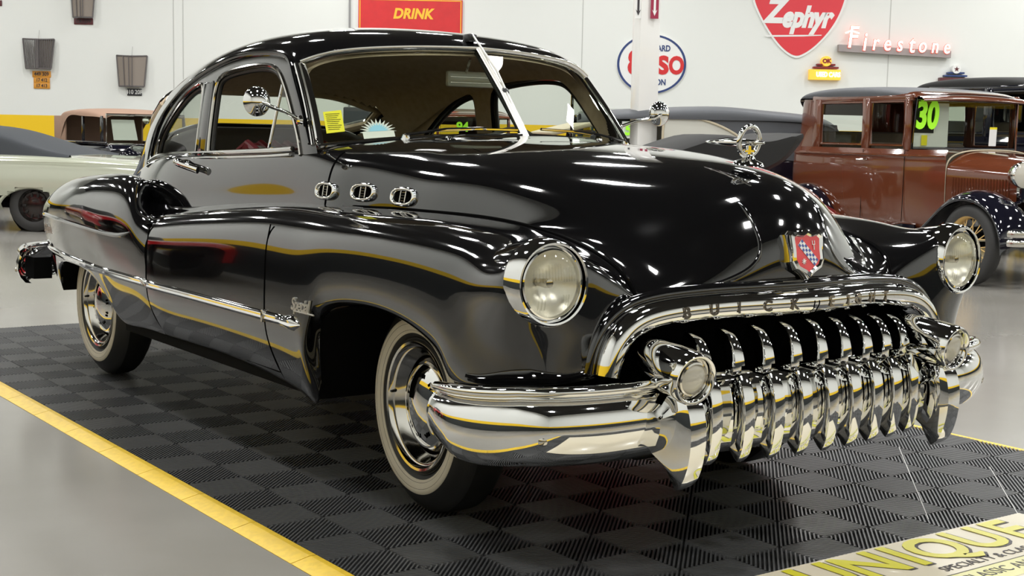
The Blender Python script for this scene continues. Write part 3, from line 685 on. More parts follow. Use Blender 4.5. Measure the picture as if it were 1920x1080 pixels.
# cowl chrome lip and belt molding
def belt():
    xs = np.linspace(-2.50, -.80, 60); P = []
    for x in xs:
        z = np.interp(x, [-2.5, -2.35, -1.9, -1.5, -1.1, -.8], [1.105, 1.137, 1.158, 1.172, 1.188, 1.205]); P.append((x, abs(yroof(x, z)) + .006, z))
    P = curve(P[::5], 6, 1)
    m = MB().tube(P, .010, 8)
    m.tube(P + np.array([0, .010, -.022]), .006, 8)
    return m
both(belt, 'belt_molding', 'chrome')
def wtrim(loop, r, dy, scale=1.0, sl=slice(None)):
    P = []
    L = loop[sl]
    for x, z in L: P.append((x, abs(yroof(x, max(z, 1.16))) + dy, z))
    return MB().tube(curve(P[::3], 3, 1), r, 8)
both(lambda: wtrim(WIN_D, .0085, .001), 'window_trim', 'soft_chrome')
both(lambda: wtrim(WIN_Q, .0085, .001), 'window_trim', 'soft_chrome')
# black rubber inside the trims
def inset(loop, k=.018):
    c = loop.mean(0); out = []
    for i, p in enumerate(loop):
        a = loop[max(i-1, 0)]; b = loop[min(i+1, len(loop)-1)]; t = unit(b-a); n = np.array([t[1], -t[0]]); n = n if n @ (c-p) > 0 else -n
        out.append(p + n*k)
    return np.array(out)
both(lambda: wtrim(inset(WIN_D), .010, -.012), 'window_seal', 'black_trim')
both(lambda: wtrim(inset(WIN_Q), .010, -.012), 'window_seal', 'black_trim')
# side glass
def pane(loop):
    pts = [(x, abs(yroof(x, max(z, 1.16))) - .012, z) for x, z in loop]
    c = np.mean(pts, 0); n = len(pts)
    return MB().add(pts + [c], [(i, (i+1) % n, n) for i in range(n)])
both(lambda: pane(WIN_Q), 'quarter_glass', 'side_glass')
vent = [(-1.165,1.16),(-1.135,1.32),(-1.105,1.47),(-1.06,1.435),(-.955,1.32),(-.87,1.19),(-.86,1.16)]
both(lambda: pane(vent), 'vent_glass', 'side_glass')
both(lambda: MB().tube([(-1.165,.758,1.17),(-1.135,.738,1.32),(-1.105,.715,1.475)], .007, 8), 'vent_bar', 'chrome')
both(lambda: MB().bbox((-1.795,.748,1.30), (.105,.020,.33), .006, M=np.array(Matrix.Rotation(math.radians(7.5), 3, 'X'))).tube([(-1.74,.772,1.17),(-1.745,.732,1.47)], .005, 6), 'center_pillar', 'black_paint')
# drip rail
def drip():
    P = curve([(-.79,.776,1.22),(-.88,.762,1.34),(-.975,.744,1.45),(-1.06,.722,1.535),(-1.17,.714,1.566),(-1.36,.712,1.575),(-1.60,.712,1.565),(-1.86,.714,1.520),(-2.10,.712,1.452),(-2.30,.712,1.365),(-2.43,.716,1.27),(-2.49,.722,1.17),(-2.51,.732,1.09)], 8, 2)
    return MB().tube([(x, abs(yroof(x, z)) + .007, z) for x, y, z in P], .009, 8)
both(drip, 'drip_rail', 'black_paint')

# ---- interior
sb = MB().bbox((-1.62, 0, .97), (.20, 1.36, .46), .06, 3)
seat = sb.build('front_seat', 'seat_cloth', car)
rl = MB()
for k in range(22):
    y = -.64 + k*.061; rl.tube([(-1.66, y - .012, 1.170), (-1.60, y, 1.205), (-1.53, y + .012, 1.17)], .020, 8)
rl.tube([(-1.60, -.66, 1.175), (-1.60, .66, 1.175)], .035, 10)
rl.build('seat_piping', 'maroon_vinyl', seat)
MB().bbox((-1.50, 0, .78), (.55, 1.36, .18), .05, 3).build('seat_cushion', 'maroon_vinyl', seat)
rs = MB(); ya = np.linspace(-.66, .66, 23)
rs.grid([[(x + .10*(abs(y)/.66)**2, y, (1.275 - .13*max(0, (abs(y)-.30)/.36)**2)*k + .6*(1-k) - dz) for y in ya] for x, k, dz in ((-2.52,0,0),(-2.58,.6,0),(-2.63,1,.05),(-2.68,1,.005),(-2.76,1,0),(-2.82,1,.02),(-2.84,.7,.02))])
rs = rs.build('rear_seat', 'seat_cloth', car)
MB().tube([(-2.80 + .10*(abs(y)/.66)**2, y, 1.282 - .13*max(0, (abs(y)-.30)/.36)**2) for y in ya], .012, 8).build('seat_piping', 'black_trim', rs)
MB().grid(bs2([[(-.56, y, 1.245 - .06*(abs(y)/.7)**2) for y in (-.70, -.4, 0, .4, .70)], [(-.70, y, 1.235 - .05*(abs(y)/.7)**2) for y in (-.72, -.4, 0, .4, .72)], [(-.84, y, 1.20) for y in (-.73, -.4, 0, .4, .73)], [(-.88, y, 1.10) for y in (-.73, -.4, 0, .4, .73)], [(-.86, y, .90) for y in (-.73, -.4, 0, .4, .73)]], 4, 4, 1)).build('dashboard', 'black_trim', car)
sw = MB().tube([(-1.12 + .06*math.sin(a), .36 + .20*math.cos(a), 1.10 + .19*math.sin(a)) for a in np.linspace(0, 2*PI, 40, endpoint=False)], .011, 8, close=True)
sw.tube([(-1.12, .17, 1.10), (-1.13, .36, 1.09), (-1.12, .55, 1.10)], .009, 6).tube([(-1.13, .36, 1.09), (-.88, .36, 1.02)], .02, 8)
sw.build('steering_wheel', 'seat_cloth', car)
MB().box((-1.9, 0, .44), (2.4, 1.5, .02)).build('cabin_floor', 'headliner', car)
im = MB().bbox((-1.0, .10, 1.492), (.025, .26, .066), .010).build('rear_view_mirror', 'lamp_lens', car)
mm = MB()
for z in (1.477, 1.500): mm.tube([(-.985, -.02, z), (-.985, .22, z)], .0025, 6)
mm.tube([(-.99, .06, 1.52), (-.90, .02, 1.57)], .006, 6); mm.build('mirror_rib', 'soft_chrome', im)

# ---- outside mirrors
def omirror():
    m = MB(); c = np.array([-.80, .973, 1.370]); ax = unit((1, -.05, .02))
    m.lathe([(0, .022), (.02, .020), (.038, .012), (.051, .002), (.055, -.006), (.054, -.010), (0, -.010)], c, ax, 32)
    m.tube([c + ax*.012, c + (.02, -.05, -.02), (-.822, .85, 1.335), (-.845, .79, 1.312)], [.009, .007, .0065, .008], 10)
    m.lathe([(.0, .014), (.016, .012), (.02, 0)], (-.848, .775, 1.305), (0, 1, 0), 16)
    return m
both(omirror, 'side_mirror', 'chrome', angle=60)
# door handles
def handle():
    m = MB(); ys = lambda x, z: lreg(np.concatenate([PBfull[:, nB-1-4*KV:nB].reshape(-1, 3)]), x, z)
    y = ys(-1.85, 1.105)
    m.tube(curve([(-2.0,y-.004,1.118),(-1.97,y+.028,1.120),(-1.88,y+.042,1.112),(-1.76,y+.038,1.098),(-1.71,y+.030,1.090)], 5, 1), .013, 10, flat=(1.2, .7), up=(0, 0, 1))
    m.lathe([(0, .035), (.016, .030), (.020, 0), (.020, -.03)], (-1.90, y+.0, 1.112), (0, 1, 0), 16)
    return m
both(handle, 'door_handle', 'chrome')

# ---- hood ornament: pierced ring with spear
OC = np.array([.722, 0, 1.190])
om = MB()
om.lathe([(0, .0), (.050, .002), (.044, .012), (.022, .020), (.014, .032), (0, .033)], OC - np.array([0, 0, .004]), (.1, 0, 1), 24)
orn = om.build('hood_ornament', 'chrome', car)
rc = OC + np.array([.0, 0, .072])
MB().tube([rc + 0.044*np.array([0, math.cos(a), 0]) + .047*np.array([.12*math.sin(a), 0, math.sin(a)]) for a in np.linspace(0, 2*PI, 36, endpoint=False)], .0085, 10, close=True, flat=(1, 1)).build('ornament_ring', 'chrome', orn)
MB().lathe([(.0, -.20), (.004, -.19), (.011, -.10), (.012, -.02), (.009, .03), (.004, .065), (0, .07)], rc + np.array([.0, 0, -.004]), (1, 0, 0), 16).build('ornament_spear', 'chrome', orn)
MB().tube([rc + (0, -.036, 0), rc + (0, .036, 0)], .006, 8).tube([rc + (0, 0, -.04), rc + (0, 0, .0)], .008, 8).tube([rc + (.0, -.02, -.03), rc + (0, .02, -.03)], .006, 6).build('ornament_crossbar', 'chrome', orn)

# ---- shield badge
bc = np.array([.985, 0, .930]); bz = unit((.965, 0, .16)); bx = np.array([0, 1., 0]); by = np.cross(bz, bx)
by = by if by[2] > 0 else -by
sh = [(-.5,.42),(-.40,.50),(-.15,.47),(0,.54),(.15,.47),(.40,.50),(.5,.42),(.47,.1),(.48,-.18),(.38,-.36),(.15,-.47),(0,-.58),(-.15,-.47),(-.38,-.36),(-.48,-.18),(-.47,.1)]
W_, H_ = .136, .126
def shp(k, h): return [bc + bx*a*W_*k + by*b*H_*k + bz*h for a, b in sh]
badge = MB().grid([shp(1.12, -.045), shp(1.10, -.008), shp(1.02, .006), shp(.88, .010), shp(.80, .004)], close_v=True).build('hood_badge', 'chrome', car, angle=30)
MB().add(shp(.82, .004), [tuple(range(len(sh)))]).build('badge_field', 'badge_red', badge, smooth=False)
stp = MB(); stw = MB()
ux = unit(bx*.62 - by*.62); uy = unit(bx*.62 + by*.62)
stw.add([bc + ux*a + uy*b + bz*.0052 for a, b in ((-.047,-.013),(.046,-.013),(.046,.013),(-.047,.013))], [(0,1,2,3)])
for i in range(9):
    for j in range(3):
        if (i + j) % 2 == 0:
            a0 = -.046 + i*.0102; b0 = -.0125 + j*.0085
            stp.add([bc + ux*(a0+q) + uy*(b0+w) + bz*.0058 for q, w in ((0,0),(.0095,0),(.0095,.008),(0,.008))], [(0,1,2,3)])
stw.build('badge_stripe', 'white_enamel', badge, smooth=False); stp.build('badge_check', 'badge_blue', badge, smooth=False)
bd = MB(); bd.tube([bc + bx*.020 + by*.036 + bz*.006, bc + bx*.020 + by*.024 + bz*.006, bc + bx*.030 + by*.024 + bz*.006, bc + bx*.030 + by*.036 + bz*.006], .0016, 5)
bd.tube([bc + bx*.026 + by*.024 + bz*.006, bc + bx*.026 + by*.008 + bz*.006], .0016, 5)
for a in range(4):
    q = a*PI/4 + .3; bd.tube([bc + bx*(-.022+.009*math.cos(q)) + by*(-.026+.009*math.sin(q)) + bz*.006, bc + bx*(-.022-.009*math.cos(q)) + by*(-.026-.009*math.sin(q)) + bz*.006], .0013, 5)
bd.build('badge_emblem', 'white_enamel', badge)

# ---- wipers, antenna, stickers
def wiper(px_, py_, tx, ty):
    m = MB(); a = np.array(px_); b = np.array(tx); mid_ = (a + b)/2 + (0, 0, .012)
    m.lathe([(0, .022), (.012, .020), (.015, .006), (.018, 0)], a + np.array([0, 0, -.012]), (.3, 0, 1), 16)
    m.tube([a + (0, 0, .006), mid_, b], [.006, .004, .003], 8)
    c = np.array(py_); d = np.array(ty)
    m.tube([c, (c+d)/2 + (.004, 0, .004), d], .0055, 6)
    return m
wiper((-.545,-.50,1.253), (-.565,-.36,1.278), (-.515,-.16,1.292), (-.49,-.03,1.285)).build('wiper', 'chrome', car)
wiper((-.60,.60,1.243), (-.60,.46,1.270), (-.54,.24,1.288), (-.50,.09,1.290)).build('wiper', 'chrome', car)
an = MB(); at_ = np.array([-.86, 0, 1.668]); ab_ = np.array([-.545, .005, 1.345])
an.tube([at_, at_*.5 + ab_*.5 + (.02, 0, .01), ab_], .0045, 8).tube([at_*.0 + (-.735, .0, 1.53), (-.60, .003, 1.395)], .0065, 8)
an = an.build('roof_antenna', 'script_metal', car)
MB().bbox((-.875, 0, 1.652), (.05, .045, .035), .010).build('antenna_base', 'black_trim', an)
MB().lathe([(0, -.014), (.015, -.012), (.019, 0), (.015, .012), (0, .014)], (-.63, .004, 1.432), (1, 0, -.8), 16).build('antenna_knob', 'black_trim', an)
# nozzles
both(lambda: MB().lathe([(0, .012), (.010, .010), (.014, 0)], (-.47, .36, 1.247), (0, 0, 1), 16), 'washer_nozzle', 'chrome')

# ---- wheels
def make_wheel(loc, out, steer, copy_of=None):
    """out: -1 when the face looks to -y. Built at the hub, axis along local -y."""
    if copy_of:
        w = copy_tree(copy_of, car)
    else:
        hw = .096; R = .362
        prof = [(.222, .070), (.235, .086), (.255, .0995), (.2745, .103), (.2755, .1045), (.300, .098), (.322, .083), (.340, .066), (.350, .060), (.3585, .048), (.361, .02), (R, 0), (.361, -.02), (.3585, -.048), (.345, -.066), (.300, -.098), (.26, -.10), (.222, -.07)]
        tire = MB().lathe(prof, (0, 0, 0), (0, -1, 0), 96)
        w = tire.build('wheel', 'rubber', car, angle=30)
        MB().lathe([(.2450, .0880), (.2455, .0955), (.262, .1022), (.280, .1048), (.290, .1034), (.2940, .1005), (.295, .096)], (0, 0, 0), (0, -1, 0), 96).build('whitewall', 'white_rubber', w)
        MB().lathe([(.205, .065), (.217, .078), (.2245, .083), (.2295, .084)], (0, 0, 0), (0, -1, 0), 72).build('tire_bead', 'rubber', w)
        MB().lathe([(.2215, .080), (.2215, .090), (.217, .096), (.209, .093), (.203, .080), (.199, .077), (.192, .076), (.186, .066), (.176, .050), (.168, .040)], (0, 0, 0), (0, -1, 0), 72).build('trim_ring', 'soft_chrome', w)
        MB().lathe([(.175, .030), (.160, .034), (.150, .046), (.140, .042), (0, .03)], (0, 0, 0), (0, -1, 0), 48).build('rim', 'wheel_black', w)
        hc = MB().lathe([(.146, .040), (.148, .052), (.143, .060), (.137, .060), (.132, .063), (.115, .072), (.090, .081), (.060, .088), (.030, .092), (0, .093)], (0, 0, 0), (0, -1, 0), 72).build('hubcap', 'chrome', w, angle=25)
        sl = MB()
        for k in range(10):
            a = 2*PI*k/10 + .2; r = .103; c = np.array([r*math.cos(a), -.0775, r*math.sin(a)])
            T = np.array([-math.sin(a), 0, math.cos(a)]); Rd = np.array([math.cos(a), .55, math.sin(a)]); Rd = unit(Rd)
            N = np.cross(T, Rd); N = N if N[1] < 0 else -N
            for off in (-.008, .008):
                cc = c + T*off
                sl.add([cc + T*.005*p + Rd*.0075*q + N*.0015 for p, q in ((-1,-1),(1,-1),(1,1),(-1,1))], [(0,1,2,3)])
        sl.build('hubcap_slot', 'gap_black', hc, smooth=False)
        MB().tube([(-.190, -.074, .02), (-.183, -.095, .02)], [.006, .0045], 8).build('valve_stem', 'black_trim', w)
    w.location = loc
    w.rotation_euler = (0, 0, steer + (PI if out > 0 else 0))
    return w
WZ = .362
w0 = make_wheel((0, -.680, WZ), -1, math.radians(-4))
make_wheel((0, .680, WZ), 1, math.radians(-4), w0)
make_wheel((-3.086, -.695, WZ), -1, 0, w0)
make_wheel((-3.086, .695, WZ), 1, 0, w0)
# axles so the wheels hang on something
MB().tube([(-3.086, -.62, .36), (-3.086, .62, .36)], .05, 10).tube([(0, -.6, .36), (0, .6, .36)], .05, 10).build('axle', 'under_black', car)

# ---- paper signs inside the windshield
def ws_pt(y, t):
    i = int(np.argmin(abs(WB[:, 1] - abs(y)))); p = (WB[i]*(1-t) + WT[i]*t); return np.array([p[0], y, p[2]])

wx = unit(WB[-1]*np.array([1, -1, 1]) - WB[0]*np.array([1, -1, 1])); wy = unit((WT[0]-WB[0])*np.array([1, -1, 1])*.6 + (WT[-1]-WB[-1])*.4); wy = unit(wy - wx*(wy@wx)); wn = np.cross(wx, wy); wn = wn if wn[0] > 0 else -wn
def ws_frame(y, t): return ws_pt(y, t) - wn*.020
yp = MB(); c = ws_frame(-.672, .27)
yp.prism([(-.036,-.056),(.034,-.050),(.036,.056),(-.034,.050)], c, wx, wy, wn, .0015)
yps = yp.build('paper_notice', 'yellow_paper', None, smooth=False)
tag(yps, 'yellow printed sheet taped inside the windshield of the black coupe', 'notice')
yl = MB()
for k in range(9): yl.box(c + wy*(.038 - k*.0095) + wn*.0022, (.0003, .0003, .0003)).add([c + wx*a + wy*(.038 - k*.0095 + b) + wn*.0022 for a, b in ((-.027,-.0012),(.027-.006*(k%3),-.0012),(.027-.006*(k%3),.0012),(-.027,.0012))], [(0,1,2,3)])
yl.build('print_lines', 'black_trim', yps, smooth=False)
c = ws_frame(-.535, .115); star = []
for k in range(25):
    a = PI*k/24; r = (.062 if k % 2 == 0 else .038) * (1.05 if abs(a - PI/2) < .5 else 1)
    star.append((r*math.cos(a)*1.12, r*math.sin(a) + .0))
sb_ = MB().prism(star + [(-.060,-.004),(-.060,-.034),(.060,-.030),(.060,.0)], c, wx, wy, wn, .002)
sbo = sb_.build('sunburst_sticker', 'white_enamel', None, smooth=False)
tag(sbo, 'white and light blue sunburst sticker low inside the windshield of the black coupe', 'sticker')
MB().prism([(p[0]*.66, p[1]*.66 + .002) for p in star], c + wn*.0021, wx, wy, wn, .0006).build('blue_burst', 'sky_blue', sbo, smooth=False)
# ================================================================= the hall
CAM = np.array([3.88476581, -3.18376416, 1.27768727]); YAW = 2.51874281
FH = np.array([math.cos(YAW), math.sin(YAW), 0]); RH = np.array([math.sin(YAW), -math.cos(YAW), 0])
RZ = math.atan2(RH[1], RH[0]); DW = 25.0
FLZ = -.016
def wl(s, d, z): return CAM*np.array([1, 1, 0]) + RH*s + FH*d + np.array([0, 0, z])
def wall_mat():
    m = bpy.data.materials.new('hall_wall'); m.use_nodes = True; nt = m.node_tree; b = nt.nodes['Principled BSDF']
    tc = nt.nodes.new('ShaderNodeNewGeometry'); sp = nt.nodes.new('ShaderNodeSeparateXYZ'); nt.links.new(tc.outputs['Position'], sp.inputs[0])
    def step(th, a, bcol):
        g = nt.nodes.new('ShaderNodeMath'); g.operation = 'GREATER_THAN'; g.inputs[1].default_value = th; nt.links.new(sp.outputs['Z'], g.inputs[0])
        mx = nt.nodes.new('ShaderNodeMix'); mx.data_type = 'RGBA'; nt.links.new(g.outputs[0], mx.inputs['Factor'])
        if isinstance(a, tuple): mx.inputs['A'].default_value = (*a, 1)
        else: nt.links.new(a, mx.inputs['A'])
        mx.inputs['B'].default_value = (*bcol, 1); return mx.outputs['Result']
    c = step(.97, (.010, .014, .014), (.86, .56, .008)); c = step(1.41, c, (.74, .76, .735))
    nt.links.new(c, b.inputs['Base Color']); b.inputs['Roughness'].default_value = .6
    MATS['hall_wall'] = m
wall_mat()
mat('ceiling_dark', (.016, .015, .014), .9)
mat('concrete', (.31, .30, .275), .17, spec=.45, noise=(.55, (.235, .225, .20), .35, .7), bump=(1.5, .06, .01))
mat('mat_rib', (.078, .080, .083), .38)
mat('mat_base', (.010, .010, .010), .8)
mat('mat_yellow', (.80, .54, .035), .45, noise=(40, (.72, .48, .03), .4, .6))
mat('pale_grey', (.55, .55, .53), .6)
mat('light_panel', (1, 1, 1), .5, emit=(1.0, .992, .965), estr=108.0)
mat('steel_grey', (.3, .3, .3), .5, 1)
def struct(o): o['kind'] = 'structure'; return o
HC = 6.6
def quad(a, b, z0, z1, th, name):
    a = np.array(a); b = np.array(b); c = (a+b)/2; L = np.linalg.norm(b-a); t = unit(b-a)
    mb = MB().box((c[0], c[1], (z0+z1)/2), (L, th, z1-z0), rz=math.atan2(t[1], t[0])); return struct(mb.build(name, 'hall_wall', None, smooth=False))
XW, YL, YR = 9.0, -4.9, 22.0
sL = (YL - CAM[1] - DW*FH[1])/RH[1]; sR = (YR - CAM[1] - DW*FH[1])/RH[1]
qL = wl(sL, DW, 0)[:2]; qR = wl(sR, DW, 0)[:2]
quad(wl(sL-.3, DW+.1, 0)[:2], wl(sR+.3, DW+.1, 0)[:2], FLZ, HC, .2, 'wall_far')
quad((qL[0]-.2, YL-.1), (XW+.2, YL-.1), FLZ, HC, .2, 'wall_left')
quad((qR[0]-.2, YR+.1), (XW+.2, YR+.1), FLZ, HC, .2, 'wall_right')
quad((XW+.1, YL), (XW+.1, YR), FLZ, HC, .2, 'wall_back')
def slab(z0, z1, name, m):
    p = [(qL[0]-.4, YL-.2), (XW+.2, YL-.2), (XW+.2, YR+.2), (qR[0]-.4, YR+.2)]
    return struct(MB().prism(p, (0, 0, z0), (1, 0, 0), (0, 1, 0), (0, 0, 1), z1-z0).build(name, m, None, smooth=False))
slab(FLZ-.2, FLZ, 'floor', 'concrete'); slab(HC, HC+.2, 'ceiling', 'ceiling_dark')
# ceiling light panels
LAZ = 0.
lt = MB().box((0, 0, .06), (.66, .48, .12))
lp = empty('ceiling_light', (0, 0, 0), LAZ)
tag(lp, 'white rectangular light panel hanging in rows under the dark ceiling', 'ceiling light', 'ceiling light panels in rows')
lt.build('housing', 'white_enamel', lp, smooth=False)
MB().add([(-.31,-.22,-.004),(.31,-.22,-.004),(.31,.22,-.004),(-.31,.22,-.004)], [(3,2,1,0)]).build('diffuser', 'light_panel', lp, smooth=False, normals=False)
first = True
for i in range(11):
    for j in range(8):
        x = 5.4 - i*3.7; y = -2.6 + j*3.5
        if (np.array([x, y, 0]) - CAM)[:2] @ FH[:2] > DW - 1: continue
        o = lp if first else copy_tree(lp); first = False
        o.location = (x, y, HC - .5); o.rotation_euler = (0, 0, LAZ)
# white pillar
pc = wl(1.475, 16.1, 0)
struct(MB().bbox((pc[0], pc[1], HC/2), (.245, .22, HC), .008, M=np.array(Matrix.Rotation(RZ + .35, 3, 'Z'))).build('pillar', 'pillar_white' if 'pillar_white' in MATS else 'white_enamel', None))
# ---- interlocking floor tiles
mroot = empty('floor_mat', (-1.7, .3, FLZ)); tag(mroot, 'dark grey ribbed checker floor mat with a yellow ramp edge under the black coupe', 'floor mat')
def loc(mb): mb.v = [(x + 1.7, y - .3, z - FLZ) for x, y, z in mb.v]; return mb
X0, X1, Y0, Y1 = -4.95, 2.61, -1.272, 1.868; CK = .21
loc(MB().box(((X0+X1)/2, (Y0+Y1)/2, -.0125), (X1-X0, Y1-Y0, .005))).build('tile_base', 'mat_base', mroot, smooth=False)
ribs = MB(); pitch = .01350
nx = int(round((X1-X0)/CK)); ny = int(round((Y1-Y0)/CK))
for i in range(nx):
    for j in range(ny):
        x0 = X0 + .003 + i*CK; y0 = Y0 + j*CK; alt = (i + j) % 2
        k = -int(CK/pitch*1.42) if alt else 0
        kk_ = np.arange(0, int(2*CK/(pitch*math.sqrt(2))) + 1)
        for q in kk_:
            w = (q + .5)*pitch*math.sqrt(2)
            if w >= 2*CK - .004: continue
            # direction (1,-1): x+y = w   ;  direction (1,1): x-y = w-CK
            if alt:
                a = (max(0, w-CK), min(CK, w)); b = (min(CK, w), max(0, w-CK))
            else:
                a = (max(0, w-CK), max(0, CK-w)); b = (min(CK, w), min(CK, 2*CK-w))
            A_ = np.array([x0+a[0], y0+a[1]]); B_ = np.array([x0+b[0], y0+b[1]]); L = np.linalg.norm(B_-A_)
            if L < .012: continue
            t = (B_-A_)/L; n = np.array([-t[1], t[0]]); hw = .0040 if alt else .0048
            A_ += t*.002; B_ -= t*.002
            p = [A_ + n*hw, A_ - n*hw, B_ - n*hw, B_ + n*hw]; pi_ = [A_ + n*hw*.7, A_ - n*hw*.7, B_ - n*hw*.7, B_ + n*hw*.7]
            ribs.add([(u[0], u[1], -.011) for u in p] + [(u[0], u[1], 0) for u in pi_], [(4,5,6,7),(0,1,5,4),(1,2,6,5),(2,3,7,6),(3,0,4,7)])
tag(loc(ribs).build('tile_ribs', 'mat_rib', mroot, smooth=False, weld=False, normals=False), kind='stuff')
nt_ = int((X1-X0)/.42)
xs0 = .239 + .42*5
k = 0
while True:
    xa = xs0 - .42*(k+1); xb = xs0 - .42*k
    if xb < X0 + .1: break
    k += 1
    for (ya, yb) in ((Y0, Y0-.085), (Y1, Y1+.085)):
        g = [(xa+.002, ya, -.001), (xb-.002, ya, -.001), (xb-.002, ya+(yb-ya)*.25, -.0005), (xa+.002, ya+(yb-ya)*.25, -.0005), (xb-.002, yb, -.014), (xa+.002, yb, -.014), (xa+.002, ya, -.015), (xb-.002, ya, -.015), (xb-.002, yb, -.0155), (xa+.002, yb, -.0155)]
        loc(MB().add(g, [(0,1,2,3),(3,2,4,5),(5,4,8,9),(0,1,7,6),(6,7,8,9),(0,3,5,9,6),(1,2,4,8,7)])).build('edge_ramp', 'mat_yellow', mroot, smooth=False)
for (xa, ) in ((X0,),):
    for q in range(7):
        ya = Y0 + q*.42; yb = min(Y1, ya + .42)
        loc(MB().add([(xa, ya, -.001), (xa, yb-.003, -.001), (xa-.06, yb-.003, -.0155), (xa-.06, ya, -.0155), (xa, ya, -.0155), (xa, yb-.003, -.0155)], [(0,1,2,3),(0,3,4),(1,5,2),(4,3,2,5),(0,4,5,1)])).build('edge_ramp', 'mat_base', mroot, smooth=False)
# two thin pale lines laid across the tiles
for w0 in (-1,):
    jl = MB()
    for (p, q) in (((.20,1.47),(.98,.66)), ((.62,1.50),(1.20,.88))):
        a = np.array(p); b = np.array(q); t = unit(b-a); n = np.array([-t[1], t[0]])*.0016
        jl.add([(*(a+n), .0004), (*(a-n), .0004), (*(b-n), .0004), (*(b+n), .0004)], [(0,1,2,3)])
    loc(jl).build('tile_line', 'pale_grey', mroot, smooth=False)

# ---- camera
cd = bpy.data.cameras.new('camera'); cam = bpy.data.objects.new('camera', cd); COL.objects.link(cam)
PIT, ROL = -.111793553, .0194660588
f = np.array([math.cos(PIT)*math.cos(YAW), math.cos(PIT)*math.sin(YAW), math.sin(PIT)]); r = RH; u = np.cross(r, f)
r2 = math.cos(ROL)*r + math.sin(ROL)*u; u2 = -math.sin(ROL)*r + math.cos(ROL)*u
M = Matrix(((r2[0], u2[0], -f[0], CAM[0]), (r2[1], u2[1], -f[1], CAM[1]), (r2[2], u2[2], -f[2], CAM[2]), (0, 0, 0, 1)))
cam.matrix_world = M; cd.sensor_width = 36; cd.lens = 2607.23/1920*36; cd.clip_start = .05; cd.clip_end = 200
SC.camera = cam
w = bpy.data.worlds.new('world'); SC.world = w; w.use_nodes = True
w.node_tree.nodes['Background'].inputs[0].default_value = (.5, .5, .5, 1); w.node_tree.nodes['Background'].inputs[1].default_value = .02
SC.view_settings.view_transform = 'Standard'; SC.view_settings.look = 'None'; SC.view_settings.gamma = 1.0; SC.view_settings.use_curve_mapping = False
SC.view_settings.exposure = 0.0
# ================================================================= the other cars in the hall
mat('brown_paint', (.115, .031, .013), .12, coat=1.0)
mat('sage_paint', (.43, .45, .36), .18, coat=.8)
mat('red_paint', (.34, .010, .012), .12, coat=1.0)
mat('grey_vinyl', (.070, .075, .085), .55, bump=(80, .1, .002))
mat('tan_canvas', (.36, .23, .165), .85, bump=(60, .15, .003))
mat('slate_canvas', (.035, .040, .047), .8, bump=(60, .15, .003))
mat('black_canvas', (.012, .012, .012), .8, bump=(40, .2, .004))
mat('cream_paint', (.72, .50, .20), .3, coat=.5)
mat('navy_gloss', (.006, .006, .012), .05, coat=1.0)
mat('tire_grey', (.030, .030, .030), .6)
mat('interior_brown', (.10, .075, .05), .9)
mat('clear_plastic', (.55, .55, .50), .25)
mat('mint_glass', (.35, .50, .20), .2)
mat('cream_cloth', (.50, .44, .32), .8)
mat('green_paint', (.03, .07, .05), .2, coat=.6)
mat('olive_glass', (.16, .17, .14), .08)

def wire_wheel(parent, loc_, side, R=.365, rim_m='cream_paint', spokes=24, tw=.062):
    s = side; c = (0, 0, 0); ax = (0, s, 0)
    t = MB().lathe([(R*.70, .9*tw), (R*.78, 1.05*tw), (R*.90, 1.0*tw), (R*.975, .75*tw), (R, .4*tw), (R, -.4*tw), (R*.96, -.8*tw), (R*.78, -tw), (R*.70, -.9*tw)], c, ax, 48)
    w = t.build('wheel', 'tire_grey', parent); w.location = loc_
    MB().lathe([(R*.72, .62*tw), (R*.725, .82*tw), (R*.69, .80*tw), (R*.655, .5*tw), (R*.64, .1*tw), (R*.64, -.5*tw)], c, ax, 48).build('rim', rim_m, w)
    sp = MB()
    for k in range(spokes):
        a = 2*PI*k/spokes; b = a + (.45 if k % 2 else -.45)
        sp.tube([(R*.65*math.cos(a), s*tw*(.1 if k % 2 else -.1), R*.65*math.sin(a)), (R*.20*math.cos(b), s*tw*(.9 if k % 3 else .2), R*.20*math.sin(b))], .005, 5, caps=False)
    sp.build('spokes', rim_m, w)
    MB().lathe([(0, 1.5*tw), (R*.13, 1.4*tw), (R*.17, 1.1*tw), (R*.23, .7*tw), (R*.23, -.3*tw), (0, -.3*tw)], c, ax, 24).build('hub', rim_m, w)
    return w
def disc_wheel(parent, loc_, side, R=.335, tw=.10, rim_m='soft_chrome'):
    c = (0, 0, 0); ax = (0, side, 0)
    w = MB().lathe([(R*.62, .85*tw), (R*.72, tw), (R*.90, .95*tw), (R*.98, .8*tw), (R, .4*tw), (R, -.6*tw), (R*.7, -tw), (R*.6, -.8*tw)], c, ax, 40).build('wheel', 'tire_grey', parent); w.location = loc_
    MB().lathe([(R*.63, .80*tw), (R*.60, .88*tw), (R*.52, .5*tw), (R*.40, .45*tw), (R*.2, .6*tw), (0, .62*tw)], c, ax, 32).build('hubcap', rim_m, w)
    sl = MB()
    for k in range(10):
        a = 2*PI*k/10; M = np.array(Matrix.Rotation(-a, 3, 'Y'))
        sl.bbox(M @ np.array([R*.42, side*.5*tw, 0]), (R*.16, .02, R*.09), .004, M=M)
    sl.build('rim_slots', 'black_trim', w)
    return w
def both_l(fn, name, m, parent, **k):
    for s in (-1, 1):
        mb = fn(); (mb if s > 0 else mb.mirror()).build(name, m, parent, **k)

